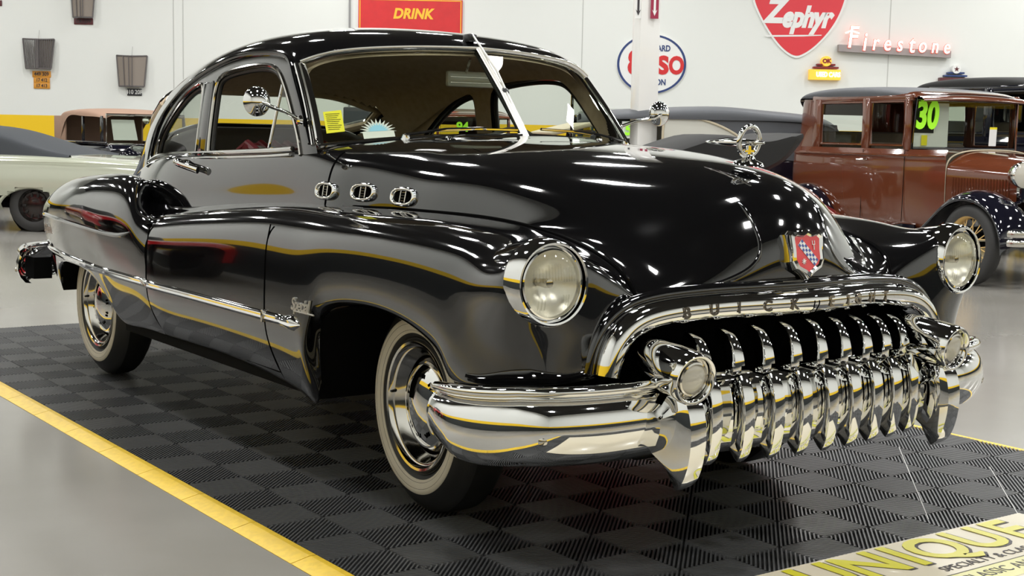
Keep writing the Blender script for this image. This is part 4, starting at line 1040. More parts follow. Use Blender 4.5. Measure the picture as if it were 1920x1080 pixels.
def vintage_sedan(pos, rz, sc, label, body_m, roof_m, fender_m, wheel_m, full=True, group=None):
    r = empty('vintage_sedan', pos, rz); r.scale = (sc, sc, sc); tag(r, label, 'car', group)
    # lower body: plan outline swept in z
    def plan(hw, off=0):
        return [(-.60, hw*.80), (-1.0, hw*.97), (-1.6, hw*1.02), (-2.3, hw*1.02), (-2.85, hw*.99), (-3.08 - off, hw*.88), (-3.15 - off, hw*.55), (-3.16 - off, 0)]
    rows = []
    for z, hw, off in ((.44, .62, -.05), (.50, .66, 0), (.75, .675, .02), (1.0, .68, .02), (1.10, .675, .01), (1.135, .682, .015), (1.16, .672, .01), (1.20, .655, 0)):
        half = plan(hw, off); rows.append([(x, -y, z) for x, y in half] + [(x, y, z) for x, y in half[-2::-1]])
    G = bs2(rows, 4, 5, 1)
    mb = MB().grid(G)
    # cowl top and greenhouse frame
    mb.grid(bs2([[(-.60, y*.80, 1.205 - .04*(y/.66)**2) for y in (-.655,-.4,0,.4,.655)], [(-1.0, y*.97, 1.215 - .02*(y/.66)**2) for y in (-.655,-.4,0,.4,.655)]], 3, 3, 1))
    def pillar(x0, x1, z0=1.19, z1=1.70):
        for s in (-1, 1): mb.bbox(((x0+x1)/2, s*.640, (z0+z1)/2), (abs(x1-x0), .045, z1-z0), .012)
    pillar(-1.03, -1.10); pillar(-1.66, -1.78); pillar(-2.52, -2.66)
    for s in (-1, 1):
        mb.bbox((-1.85, s*.632, 1.70), (1.68, .05, .07), .015)
    back = curve([(-2.62, .645), (-2.90, .63), (-3.06, .55), (-3.12, .3), (-3.13, 0)], 6, 1)
    BG = []
    for z in (1.19, 1.35, 1.55, 1.70):
        h = [(x + (z-1.19)*.08, y*(1 - (z-1.19)*.05)) for x, y in back]; BG.append([(x, -y, z) for x, y in h] + [(x, y, z) for x, y in h[-2::-1]])
    mb.grid(BG, keep=lambda c, i, j: not (abs(c[1]) < .30 and 1.30 < c[2] < 1.56))
    body = mb.build('body', body_m, r)
    # roof
    rr = []
    for x, z, hw in ((-.98, 1.735, .62), (-1.15, 1.775, .65), (-1.6, 1.815, .655), (-2.2, 1.825, .655), (-2.75, 1.80, .645), (-3.0, 1.75, .60), (-3.10, 1.67, .50), (-3.11, 1.62, .45)):
        rr.append([(x, -hw, min(1.71, z-.02)), (x, -hw*1.0, z-.045), (x, -hw*.90, z-.012), (x, -hw*.5, z), (x, 0, z+.005), (x, hw*.5, z), (x, hw*.90, z-.012), (x, hw*1.0, z-.045), (x, hw, min(1.71, z-.02))])
    RG = bs2(rr, 5, 4, 1)
    MB().grid(RG, keep=lambda c, i, j: c[0] < -1.12).build('roof', roof_m, r)
    MB().grid(RG, keep=lambda c, i, j: c[0] >= -1.12).grid(bs2([[(-.98, y, 1.735 - .02*(y/.62)**2) for y in (-.62,-.3,0,.3,.62)], [(-.90, y*.99, 1.715 - .02*(y/.62)**2) for y in (-.62,-.3,0,.3,.62)], [(-.885, y*.98, 1.675 - .02*(y/.62)**2) for y in (-.62,-.3,0,.3,.62)], [(-.98, y*.98, 1.665) for y in (-.62,-.3,0,.3,.62)]], 4, 4, 1)).build('visor', body_m, r)
    MB().box((-2.0, 0, 1.69), (2.0, 1.20, .01)).box((-2.2, 0, .9), (1.6, 1.2, .02)).bbox((-2.75, 0, 1.12), (.2, 1.15, .5), .05).bbox((-1.75, 0, 1.05), (.16, 1.15, .42), .05).build('seats', 'interior_brown', r)
    # windshield
    MB().add([(-1.03, -.61, 1.21), (-1.03, .61, 1.21), (-1.01, .60, 1.69), (-1.01, -.60, 1.69)], [(0,1,2,3)]).build('windshield', 'side_glass', r, smooth=False)
    MB().tube([(-1.02, -.615, 1.215), (-1.02, .615, 1.215), (-1.0, .605, 1.685), (-1.0, -.605, 1.685)], .014, 6, close=True).build('windshield_frame', 'navy_gloss', r)
    for x0, x1 in ((-1.12, -1.65), (-1.79, -2.51)):
        both_l(lambda: MB().tube([(x0, .640, 1.235), (x1, .640, 1.235), (x1, .640, 1.66), (x0, .640, 1.66)], .016, 6, close=True), 'window_frame', body_m, r)
    both_l(lambda: MB().add([(-1.80, .63, 1.24), (-2.50, .63, 1.24), (-2.50, .63, 1.66), (-1.80, .63, 1.66)], [(0,1,2,3)]), 'rear_window', 'side_glass', r, smooth=False)
    # belt moulding
    both_l(lambda: MB().tube([(-.62, .55, 1.14), (-1.0, .668, 1.14), (-1.6, .700, 1.14), (-2.3, .700, 1.14), (-2.85, .682, 1.14)], .012, 6), 'belt_bead', body_m, r)
    for xs in (-1.06, -1.70):
        both_l(lambda: MB().tube([(xs, .668 + .02*(xs < -1.2), z) for z in (.50, .7, 1.0, 1.19)], .003, 5), 'door_gap', 'gap_black', r)
    both_l(lambda: MB().tube([(-1.62, .70, 1.09), (-1.62, .745, 1.09), (-1.72, .748, 1.085)], .010, 8), 'door_handle', 'chrome', r)
    # hood
    hg = []
    for x, hw, zt, zs in ((-.60, .53, 1.20, 1.05), (-.3, .46, 1.175, 1.03), (0, .385, 1.15, 1.01), (.16, .345, 1.135, 1.0)):
        hg.append([(x, -hw, .60), (x, -hw, .8), (x, -hw, zs-.05), (x, -hw*.93, zs+.03), (x, -hw*.6, zt-.02), (x, 0, zt), (x, hw*.6, zt-.02), (x, hw*.93, zs+.03), (x, hw, zs-.05), (x, hw, .8), (x, hw, .60)])
    hood = MB().grid(bs2(hg, 5, 4, 1)).build('hood', body_m, r)
    def louv():
        lv = MB()
        for k in range(20):
            x = -.52 + k*.031; hw = np.interp(x, [-.6, -.3, 0, .16], [.53, .46, .385, .345]); lv.tube([(x, hw+.004, .74), (x, hw+.006, .95)], .006, 5)
        return lv
    both_l(louv, 'louvers', body_m, r)
    both_l(lambda: MB().tube(curve([(-.61, .525, .60), (-.61, .535, .9), (-.61, .52, 1.08), (-.605, .43, 1.16), (-.60, .25, 1.20), (-.6, 0, 1.208)], 6, 1), .008, 6), 'cowl_band', 'cream_cloth', r)
    MB().grid([[(.16+d, y*1.03, z) for y, z in ((-.345,.55),(-.35,.85),(-.34,1.03),(-.22,1.115),(0,1.15),(.22,1.115),(.34,1.03),(.35,.85),(.345,.55))] for d in (0, .07)]).box((.19, 0, .82), (.05, .62, .52)).build('radiator_shell', 'soft_chrome', r)
    # fenders and running boards
    def front_f():
        P = curve([(.50, .36), (.47, .52), (.38, .68), (.22, .79), (.0, .835), (-.22, .79), (-.42, .66), (-.62, .50), (-.82, .40), (-1.0, .375)], 5, 1); g = []
        for x, z in P: g.append([(x, .44, z - .03), (x, .52, z + .01), (x, .64, z + .025), (x, .76, z - .005), (x, .80, z - .05), (x, .802, z - .075)])
        return MB().grid(bs2(g, 1, 3, 1)).grid([[(x, .44, z - .03), (x, .40, max(.5, z - .25))] for x, z in P])
    def rear_f():
        P = curve([(-2.05, .375), (-2.15, .52), (-2.3, .68), (-2.5, .77), (-2.68, .79), (-2.9, .74), (-3.1, .60), (-3.22, .44), (-3.25, .36)], 5, 1); g = []
        for x, z in P: g.append([(x, .60, z - .03), (x, .66, z + .01), (x, .72, z + .02), (x, .79, z - .01), (x, .82, z - .05), (x, .822, z - .08)])
        return MB().grid(bs2(g, 1, 3, 1))
    both_l(front_f, 'front_fender', fender_m, r); both_l(rear_f, 'rear_fender', fender_m, r)
    both_l(lambda: MB().bbox((-1.5, .70, .36), (1.25, .22, .03), .01), 'running_board', fender_m, r)
    both_l(lambda: MB().box((-1.55, .63, .42), (1.3, .02, .12)), 'splash_apron', fender_m, r)
    for x in (0, -2.66):
        for s in (-1, 1): wire_wheel(r, (x, s*.70, .365), s, rim_m=wheel_m, spokes=24 if full else 12)
    MB().tube([(0, -.66, .36), (0, .66, .36)], .03, 8).tube([(-2.66, -.66, .36), (-2.66, .66, .36)], .03, 8).box((-1.4, 0, .42), (3.2, .7, .06)).build('chassis', 'under_black', r)
    # headlights
    for s in (-1, 1):
        h = MB().lathe([(0, -.17), (.05, -.15), (.09, -.10), (.115, -.03), (.122, .01), (.118, .02)], (.28, s*.40, 1.00), (1, 0, 0), 32).build('headlight', 'chrome', r)
        MB().lathe([(.116, .012), (.08, .03), (.0, .04)], (.28, s*.40, 1.00), (1, 0, 0), 24).build('lens', 'lamp_lens', h)
    MB().tube([(.27, -.40, .86), (.27, .40, .86)], .016, 8).tube([(.27, -.40, .88), (.27, -.40, .76)], .02, 8).tube([(.27, .40, .88), (.27, .40, .76)], .02, 8).tube([(.27, -.40, .76), (.20, -.52, .72)], .016, 8).tube([(.27, .40, .76), (.20, .52, .72)], .016, 8).build('light_bar', fender_m, r)
    if full:
        for z in (.505, .425):
            MB().tube(curve([(.60, -.82, z), (.68, -.78, z), (.72, -.5, z), (.73, 0, z), (.72, .5, z), (.68, .78, z), (.60, .82, z)], 4, 1), .028, 8, flat=(1.0, .3), up=(0, 0, 1)).build('bumper_bar', 'soft_chrome', r)
        MB().bbox((.715, -.45, .465), (.03, .05, .13), .006).bbox((.715, .45, .465), (.03, .05, .13), .006).tube([(.70, -.40, .46), (.2, -.36, .45)], .02, 6).tube([(.70, .40, .46), (.2, .36, .45)], .02, 6).build('bumper_clamp', 'soft_chrome', r)
    return r
ma = vintage_sedan((-3.70, 8.15, FLZ), math.radians(-14), 1.0, 'brown vintage sedan with a grey top and cream wire wheels behind the black coupe', 'brown_paint', 'grey_vinyl', 'navy_gloss', 'cream_paint')
# display cards behind its windshield (things of their own)
FA = np.array([math.cos(math.radians(-14)), math.sin(math.radians(-14)), 0]); YA = np.array([-FA[1], FA[0], 0]); OA = np.array([-3.70, 8.15, FLZ])
def onA(x, y, z): return OA + FA*x + YA*y + np.array([0, 0, z])
card = MB().add([onA(-1.045, -.59, 1.225), onA(-1.045, -.18, 1.225), onA(-1.035, -.19, 1.65), onA(-1.035, -.58, 1.65)], [(0,1,2,3)]).build('show_card', 'white_paper', None, smooth=False)
tag(card, 'white show card standing inside the brown sedan windshield beside the green 30', 'card')
MB().add([onA(-1.04, -.59, 1.36), onA(-1.04, -.355, 1.36), onA(-1.03, -.355, 1.67), onA(-1.03, -.585, 1.67)], [(0,1,2,3)]).build('dark_backing', 'black_trim', card, smooth=False)
num = MB(); add_text(num, '30', (-1.008, -.47, 1.52), (0, 1, 0), (0, 0, 1), .36, .004, shear=.12, bold=.014, sx=.72)
num.build('painted_number', 'lime_glow_paint', ma, smooth=False)['label'] = 'bright green painted number 30'
yt = MB().add([onA(-1.036, -.50, 1.24), onA(-1.036, -.43, 1.24), onA(-1.034, -.43, 1.34), onA(-1.034, -.50, 1.34)], [(0,1,2,3)]).build('sticky_note', 'yellow_paper', None, smooth=False)
tag(yt, 'small yellow note under the green 30 in the brown sedan windshield', 'note')
y2 = MB().add([onA(-1.02, .30, 1.245), onA(-1.02, .39, 1.245), onA(-1.015, .39, 1.42), onA(-1.015, .30, 1.42)], [(0,1,2,3)]).build('paper_tag', 'white_paper', None, smooth=False)
tag(y2, 'white paper tag with a yellow head at the right of the brown sedan windshield', 'tag')
MB().add([onA(-1.018, .30, 1.39), onA(-1.018, .39, 1.39), onA(-1.012, .39, 1.43), onA(-1.012, .30, 1.43)], [(0,1,2,3)]).build('tag_head', 'yellow_paper', y2, smooth=False)

vintage_sedan((-4.05, 10.95, FLZ), math.radians(-14), 1.12, 'tall black vintage sedan at the right edge behind the brown sedan', 'navy_gloss', 'black_canvas', 'navy_gloss', 'navy_gloss', full=False)
b94 = vintage_sedan((-13.35, 8.75, FLZ), math.radians(-18), .90, 'brown vintage sedan with green 94 on its glass seen through the coupe windows', 'brown_paint', 'interior_brown', 'navy_gloss', 'navy_gloss', full=False)
n94 = MB(); add_text(n94, '94', (-.98, -.22, 1.50), (0, 1, 0), (0, 0, 1), .22, .004, bold=.008)
n94.build('painted_number', 'lime_glow_paint', b94, smooth=False)['label'] = 'bright green painted number 94'
g54 = vintage_sedan((-11.9, 10.75, FLZ), math.radians(-25), .93, 'dark green vintage sedan seen through the right half of the coupe windshield', 'green_paint', 'green_paint', 'navy_gloss', 'navy_gloss', full=False)
n54 = MB(); f54 = np.array([math.cos(math.radians(-25)), math.sin(math.radians(-25)), 0]); l54 = np.array([-f54[1], f54[0], 0])
o54 = np.array([-11.9, 10.75, FLZ]) + f54*(-.91) + np.array([0, 0, 1.36])
nb = MB().add([o54 + l54*a + np.array([0, 0, b]) - f54*.01 for a, b in ((-.28,-.13),(.02,-.13),(.02,.13),(-.28,.13))], [(0,1,2,3)]).build('show_card', 'white_paper', None, smooth=False)
tag(nb, 'white card behind the green painted 54 seen through the coupe windshield', 'card')
add_text(n54, '54', (-.955, -.13, 1.46), (0, 1, 0), (0, 0, 1), .26, .004, bold=.010)
n54.build('painted_number', 'lime_glow_paint', g54, smooth=False)['label'] = 'bright green painted number 54'

# ---- tan-topped black convertible sedan, far left
tc_ = empty('convertible_sedan', (-15.0, 4.6, FLZ), math.radians(5)); tag(tc_, 'black vintage convertible sedan with a tan fabric top beside the yellow wall band', 'car')
tg = []
for x, z, hw in ((-1.20, 1.44, .62), (-1.5, 1.50, .66), (-2.0, 1.53, .67), (-2.5, 1.52, .66), (-2.85, 1.46, .62), (-3.0, 1.34, .58), (-3.06, 1.15, .60), (-3.10, 1.0, .64)):
    zl = 1.40 if x > -2.6 else 1.0
    tg.append([(x, -hw-.02, min(zl, z-.06)), (x, -hw, z-.07), (x, -hw*.85, z-.02), (x, 0, z), (x, hw*.85, z-.02), (x, hw, z-.07), (x, hw+.02, min(zl, z-.06))])
MB().grid(bs2(tg, 5, 4, 1)).bbox((-2.85, -.63, 1.2), (.42, .03, .42), .01).bbox((-2.85, .63, 1.2), (.42, .03, .42), .01).build('fabric_top', 'tan_canvas', tc_)
mb = MB().bbox((-2.1, 0, .70), (2.1, 1.36, .60), .08, 3).bbox((-.55, 0, .76), (1.3, .80, .46), .12, 3)
for x in (-1.3, -1.95): mb.bbox((x, -.655, 1.2), (.05, .03, .42), .006).bbox((x, .655, 1.2), (.05, .03, .42), .006)
mb.bbox((-1.9, -.655, 1.015), (1.5, .05, .05), .015).bbox((-1.9, .655, 1.015), (1.5, .05, .05), .015)
mb.build('body', 'navy_gloss', tc_)
MB().tube([(-1.16, -.65, 1.0), (-1.16, .65, 1.0), (-1.22, .62, 1.43), (-1.22, -.62, 1.43)], .020, 6, close=True).build('windshield_frame', 'soft_chrome', tc_)
MB().add([(-1.17, -.64, 1.0), (-1.17, .64, 1.0), (-1.22, .62, 1.43), (-1.22, -.62, 1.43)], [(0,1,2,3)]).build('windshield', 'side_glass', tc_, smooth=False)
def tf(x0):
    P = curve([(x0+.52, .40), (x0+.46, .62), (x0+.25, .80), (x0, .86), (x0-.28, .80), (x0-.5, .60), (x0-.75, .42)], 5, 1)
    return MB().grid([[(x, .42, z-.05), (x, .50, z), (x, .65, z+.02), (x, .78, z-.03), (x, .82, z-.12)] for x, z in P])
both_l(lambda: tf(0.0), 'front_fender', 'navy_gloss', tc_); both_l(lambda: tf(-2.7), 'rear_fender', 'navy_gloss', tc_)
for s in (-1, 1):
    h = MB().lathe([(0, -.2), (.07, -.16), (.11, -.08), (.125, 0), (.11, .02)], (.25, s*.48, .95), (1, 0, 0), 24).build('headlight', 'chrome', tc_)
    MB().lathe([(.11, .015), (.06, .04), (0, .045)], (.25, s*.48, .95), (1, 0, 0), 20).build('lens', 'lamp_lens', h)
    MB().tube([(.22, s*.48, .85), (.1, s*.50, .70)], .02, 6).build('light_post', 'navy_gloss', tc_)
    for x in (0, -2.7): wire_wheel(tc_, (x, s*.68, .365), s, rim_m='navy_gloss', spokes=12)
MB().box((-1.3, 0, .40), (2.8, 1.2, .06)).build('chassis', 'under_black', tc_)
MB().lathe([(0, .012), (.05, .008), (.06, 0), (0, -.004)], (-1.25, .02, 1.36), (1, 0, .2), 20).tube([(-1.25, .02, 1.40), (-1.25, .02, 1.44)], .01, 6).build('inside_mirror', 'soft_chrome', tc_)
pp_ = np.array([-15.0, 4.6, FLZ]); ft = np.array([math.cos(math.radians(5)), math.sin(math.radians(5)), 0]); lt_ = np.array([-ft[1], ft[0], 0])
tag(MB().add([pp_ + ft*c_ + lt_*a + np.array([0, 0, b]) for a, b, c_ in ((-.50, 1.06, -1.24), (-.12, 1.06, -1.24), (-.16, 1.36, -1.28), (-.52, 1.36, -1.28))], [(0,1,2,3)]).build('show_card', 'white_paper', None, smooth=False), 'white sheet propped behind the windshield of the tan-topped convertible', 'card')

# ---- sage coupe with dark soft top, left
sg = empty('convertible_coupe', (-13.50, 2.39, FLZ), math.radians(228)); tag(sg, 'pale sage green low convertible with a dark soft top at the left edge', 'car')
rows = []
for x, hw, zt, zb in ((-1.75, .80, .78, .45), (-1.65, .86, .83, .36), (-1.2, .90, .86, .30), (-.6, .92, .885, .28), (0, .93, .90, .27), (.8, .93, .90, .25), (1.7, .93, .89, .25), (2.6, .92, .87, .27), (3.3, .88, .83, .33), (3.45, .80, .78, .45)):
    rows.append([(x, -hw*.9, zb), (x, -hw*.99, zb+.12), (x, -hw, .58), (x, -hw*.98, .72), (x, -hw*.93, zt-.05), (x, -hw*.82, zt), (x, -hw*.4, zt+.02), (x, 0, zt+.025), (x, hw*.4, zt+.02), (x, hw*.82, zt), (x, hw*.93, zt-.05), (x, hw*.98, .72), (x, hw, .58), (x, hw*.99, zb+.12), (x, hw*.9, zb)])
SG = bs2(rows, 8, 4, 1)
def sg_keep(c, i, j):
    for x0 in (0., 2.85):
        if abs(c[1]) > .6 and c[2] < .60 and (abs(c[0]-x0)/.41)**2 + (max(0, c[2]-.26)/.27)**2 < 1: return False
    return True
MB().grid(SG, keep=sg_keep).build('body', 'sage_paint', sg)
both_l(lambda: MB().tube([(x0 + .43*math.cos(a), .925, .30 + .35*math.sin(a)) for a in np.linspace(0, PI, 20)], .012, 6) if True else None, 'arch_trim', 'soft_chrome', sg) if False else None
for x0 in (0., 2.85): both_l(lambda: MB().tube([(x0 + .415*math.cos(a), .905, .26 + .275*math.sin(a)) for a in np.linspace(-.1, PI+.1, 24)], .022, 6), 'arch_trim', 'sage_paint', sg)
for x0 in (0., 2.85): both_l(lambda: MB().lathe([(.0, 0), (.42, 0)], (x0, .62, .32), (0, 1, 0), 24), 'wheel_well', 'under_black', sg)
both_l(lambda: MB().bbox((1.42, .925, .31), (1.9, .02, .035), .006), 'rocker_molding', 'soft_chrome', sg)
both_l(lambda: MB().tube([(-1.6, .865, .80), (-.6, .905, .83), (.8, .915, .84), (2.6, .90, .82)], .006, 6), 'body_crease', 'sage_paint', sg)
st_ = []
for x, z, hw in ((-.42, .90, .74), (-.15, .98, .72), (.25, 1.10, .68), (.65, 1.21, .62), (1.1, 1.25, .60), (1.6, 1.24, .58), (1.9, 1.21, .56)):
    st_.append([(x, -hw-.05, .89), (x, -hw, (z+.89)/2+.03), (x, -hw*.9, z-.03), (x, -hw*.5, z), (x, 0, z+.01), (x, hw*.5, z), (x, hw*.9, z-.03), (x, hw, (z+.89)/2+.03), (x, hw+.05, .89)])
MB().grid(bs2(st_, 5, 4, 1)).build('soft_top', 'slate_canvas', sg)
MB().add([(1.9, -.60, 1.20), (1.9, .60, 1.20), (2.35, .68, .90), (2.35, -.68, .90)], [(0,1,2,3)]).build('windshield', 'side_glass', sg, smooth=False)
for x in (0, 2.85):
    for s in (-1, 1): disc_wheel(sg, (x, s*.76, .310), s, R=.31, rim_m='wheel_black')
MB().box((1.4, 0, .30), (4.2, 1.3, .06)).build('chassis', 'under_black', sg)
em = MB(); add_text(em, '442', (-.1 + .55, -.945, .60), (1, 0, 0), (0, 0, 1), .09, .002); add_text(em, '442', (.45, .935, .60), (-1, 0, 0), (0, 0, 1), .09, .002); em.build('emblem', 'dark_chrome', sg, smooth=False)

# ---- dark sedan behind it at the frame's edge
vintage_sedan((-17.9, 2.2, FLZ), math.radians(2), .80, 'small black vintage sedan cut off by the left edge', 'navy_gloss', 'navy_gloss', 'navy_gloss', 'navy_gloss', full=False)

# ---- grey-topped touring car behind the pillar
tp = wl(.75, 16.6, 0); tr = empty('touring_car', (tp[0], tp[1], FLZ), RZ + PI); tag(tr, 'black touring car with a grey fabric top between pillar and brown sedan', 'car')
g = []
for x, z, hw in ((.05, 1.50, .66), (-.25, 1.555, .70), (-.9, 1.60, .72), (-1.62, 1.63, .73), (-2.1, 1.59, .73), (-2.7, 1.54, .72), (-2.95, 1.40, .70), (-3.1, 1.0, .68)):
    g.append([(x, -hw-.01, min(z-.10, 1.47)), (x, -hw, z-.08), (x, -hw*.85, z-.015), (x, 0, z+.01), (x, hw*.85, z-.015), (x, hw, z-.08), (x, hw+.01, min(z-.10, 1.47))])
MB().grid(bs2(g, 6, 4, 1)).build('fabric_top', 'grey_vinyl', tr)
def curtain():
    m = MB(); pts = curve([(-1.95, 1.05), (-2.0, 1.15), (-1.75, 1.32), (-1.45, 1.45), (-1.15, 1.50)], 6, 1)
    poly = [(-2.98, 1.0), (-2.90, 1.44), (-1.1, 1.50)] + [tuple(p) for p in pts[::-1]]
    return m.prism(poly, (0, .715, 0), (1, 0, 0), (0, 0, 1), (0, -1, 0), .02)
both_l(curtain, 'side_curtain', 'grey_vinyl', tr)
both_l(lambda: MB().prism([(-.93, 1.05), (-.93, 1.42), (-1.0, 1.49), (-1.2, 1.50), (-1.45, 1.45), (-1.75, 1.32), (-2.0, 1.12), (-1.95, 1.05)], (0, .712, 0), (1, 0, 0), (0, 0, 1), (0, -1, 0), .012), 'clear_window', 'clear_plastic', tr)
both_l(lambda: MB().tube(curve([(-.93, .72, 1.05), (-.93, .72, 1.42), (-1.0, .72, 1.49), (-1.2, .72, 1.50), (-1.45, .72, 1.45), (-1.75, .72, 1.32), (-2.0, .72, 1.12)], 4, 1), .014, 6), 'window_rim', 'cream_cloth', tr)
MB().bbox((-1.5, 0, .80), (3.0, 1.42, .56), .08, 3).bbox((.6, 0, .80), (1.2, .84, .5), .12, 3).build('body', 'navy_gloss', tr)
MB().tube([(.02, -.66, 1.05), (.02, -.66, 1.50), (.02, .66, 1.50), (.02, .66, 1.05)], .018, 6).build('windshield_frame', 'navy_gloss', tr)
both_l(lambda: tf(.8), 'front_fender', 'navy_gloss', tr); both_l(lambda: tf(-2.3), 'rear_fender', 'navy_gloss', tr)
for x in (.8, -2.3):
    for s in (-1, 1): wire_wheel(tr, (x, s*.70, .365), s, rim_m='navy_gloss', spokes=12)
MB().box((-.8, 0, .40), (3.2, 1.0, .06)).build('chassis', 'under_black', tr)

# ---- red roadster with folded black top
rp = wl(-.25, 9.9, 0); rd = empty('roadster', (rp[0], rp[1], FLZ), RZ + PI + .1); tag(rd, 'red roadster with a folded black fabric top hidden behind the black coupe', 'car')
def roll(prof, hw, m):
    out = []
    for k, (a, s_) in enumerate(((-1, .0), (-1, .85), (-.92, 1), (0, 1.03), (.92, 1), (1, .85), (1, 0))):
        cx = np.mean([p[0] for p in prof]); cz = np.mean([p[1] for p in prof])
        out.append([(cx + (x-cx)*s_, a*hw, cz + (z-cz)*s_) for x, z in prof])
    return m.grid(out, close_v=True)
pf = curve([(-.95, 1.10), (-1.15, 1.16), (-1.55, 1.30), (-1.68, 1.285), (-1.85, 1.27), (-2.0, 1.28), (-2.17, 1.33), (-2.12, 1.23), (-2.07, 1.17), (-1.95, 1.08), (-1.6, .98), (-1.2, 1.02)], 3, 1)
roll(pf, .66, MB()).build('folded_top', 'black_canvas', rd)
MB().tube(curve([(-1.2, -.67, 1.17), (-1.45, -.68, 1.12), (-1.75, -.68, 1.18), (-2.1, -.66, 1.25)], 5, 1), .022, 8).build('top_bow', 'navy_gloss', rd)
rr_ = []
for x, hw, zt in ((-2.5, .35, .70), (-2.35, .55, .92), (-2.0, .64, 1.02), (-1.4, .68, 1.03), (-.9, .68, 1.03), (-.6, .62, 1.05), (0, .48, 1.03), (.6, .38, 1.0), (.7, .34, .96)):
    rr_.append([(x, -hw*.95, .45), (x, -hw, .7), (x, -hw*.97, zt-.12), (x, -hw*.75, zt-.02), (x, 0, zt), (x, hw*.75, zt-.02), (x, hw*.97, zt-.12), (x, hw, .7), (x, hw*.95, .45)])
MB().grid(bs2(rr_, 5, 4, 1)).build('body', 'red_paint', rd)
MB().tube([(-.68, -.62, 1.0), (-.72, -.60, 1.30), (-.72, .60, 1.30), (-.68, .62, 1.0)], .018, 6).build('windshield_frame', 'navy_gloss', rd)
MB().add([(-.69, -.55, 1.04), (-.69, .55, 1.04), (-.72, .55, 1.27), (-.72, -.55, 1.27)], [(0,1,2,3)]).build('windshield', 'mint_glass', rd, smooth=False)
MB().bbox((-.58, -.05, 1.32), (.30, 1.2, .03), .012, M=np.array(Matrix.Rotation(.25, 3, 'Y'))).build('sun_visor', 'cream_cloth', rd)
both_l(lambda: tf(.35), 'front_fender', 'red_paint', rd); both_l(lambda: tf(-2.1), 'rear_fender', 'red_paint', rd)
for x in (.35, -2.1):
    for s in (-1, 1): wire_wheel(rd, (x, s*.68, .365), s, rim_m='cream_paint', spokes=12)
MB().box((-.9, 0, .40), (2.6, .9, .06)).build('chassis', 'under_black', rd)
# red coupe out of frame on the near side, seen in the paint
rc_ = empty('red_coupe', (-8.4, -3.4, FLZ), math.radians(4)); tag(rc_, 'glossy red rounded coupe parked beyond the near side of the black coupe', 'car')
rows = []
for x, hw, zt in ((-4.2, .5, .6), (-4.1, .75, .80), (-3.6, .86, .95), (-2.8, .90, 1.0), (-1.8, .90, 1.0), (-.8, .90, 1.0), (0, .88, .98), (.6, .80, .88), (.75, .6, .7)):
    rows.append([(x, -hw*.95, .28), (x, -hw, .5), (x, -hw*.97, zt-.15), (x, -hw*.8, zt), (x, 0, zt+.04), (x, hw*.8, zt), (x, hw*.97, zt-.15), (x, hw, .5), (x, hw*.95, .28)])
MB().grid(bs2(rows, 5, 4, 1)).build('body', 'red_paint', rc_)
rows = []
for x, hw, zt in ((-3.3, .60, 1.0), (-2.9, .62, 1.25), (-2.3, .62, 1.42), (-1.7, .62, 1.42), (-1.3, .64, 1.25), (-.9, .66, 1.0)):
    rows.append([(x, -hw-.08, .98), (x, -hw, zt-.1), (x, -hw*.7, zt), (x, 0, zt+.02), (x, hw*.7, zt), (x, hw, zt-.1), (x, hw+.08, .98)])
MB().grid(bs2(rows, 5, 4, 1)).build('roof', 'black_trim', rc_)
for x in (-3.2, -.3):
    for s in (-1, 1): disc_wheel(rc_, (x, s*.80, .335), s)
# ================================================================= signs on the far wall and the placard
mat('sign_red', (.62, .018, .022), .35, noise=(6, (.56, .016, .02), .4, .7))
mat('sign_yellow', (.90, .50, .03), .4)
mat('sign_white', (.78, .79, .78), .35)
mat('sign_navy', (.015, .04, .16), .4)
mat('shield_red', (.66, .03, .045), .35)
mat('neon', (1, .95, .8), .5, emit=(1.0, .80, .62), estr=3.2)
mat('neon_red', (.8, .05, .05), .5, emit=(1.0, .10, .06), estr=1.2)
mat('shelf_grey', (.30, .27, .27), .5)
mat('amber_sign', (.95, .55, .05), .5, emit=(1, .55, .06), estr=.35)
mat('deco_red', (.22, .01, .015), .5)
mat('plate_orange', (.62, .27, .03), .5)
mat('plate_maroon', (.09, .015, .02), .5)
mat('plate_black', (.03, .03, .035), .4)
mat('grille_mesh', (.24, .205, .175), .6)
mat('grille_bar', (.11, .10, .10), .5)
mat('teal_sign', (.02, .10, .14), .5)
mat('magenta_sign', (.30, .01, .05), .4)
mat('board_cream', (.66, .60, .46), .25, coat=.5)
mat('board_yellow', (.62, .58, .03), .3, coat=.4)
mat('board_pale', (.62, .60, .26), .3, coat=.4)
mat('ink', (.03, .025, .03), .5)
mat('seam_grey', (.50, .51, .49), .6)
Z3 = np.array([0, 0, 1.])
def WP(s, z, d=0.): return wl(s, DW - d, z)          # point on the far wall, d in front of it
def rect(mb, s0, s1, z0, z1, d, th=.02):
    c = WP((s0+s1)/2, (z0+z1)/2, d + th/2); return mb.box(c, (s1-s0, th, z1-z0), rz=RZ)
def wall_root(name, s, z, d=0.): return empty(name, tuple(WP(s, z, d)), 0)
def on(root, mb):
    o = np.array(root.location); mb.v = [tuple(np.array(v) - o) for v in mb.v]; return mb
def wtext(mb, t, s, z, d, size, **k): return add_text(mb, t, WP(s, z, d), RH, (0, 0, 1), size, **k)
# wall joints
for k, s in enumerate((-6.09, -5.92, 1.16, 6.60)):
    struct(rect(MB(), s-.008, s+.008, 1.42, HC, 0, .004).build('trim_%d' % (k+1), 'seam_grey', None, smooth=False))
struct(rect(MB(), -2.98, -2.95, 1.42, HC, 0, .05).build('trim_5', 'steel_grey', None, smooth=False))
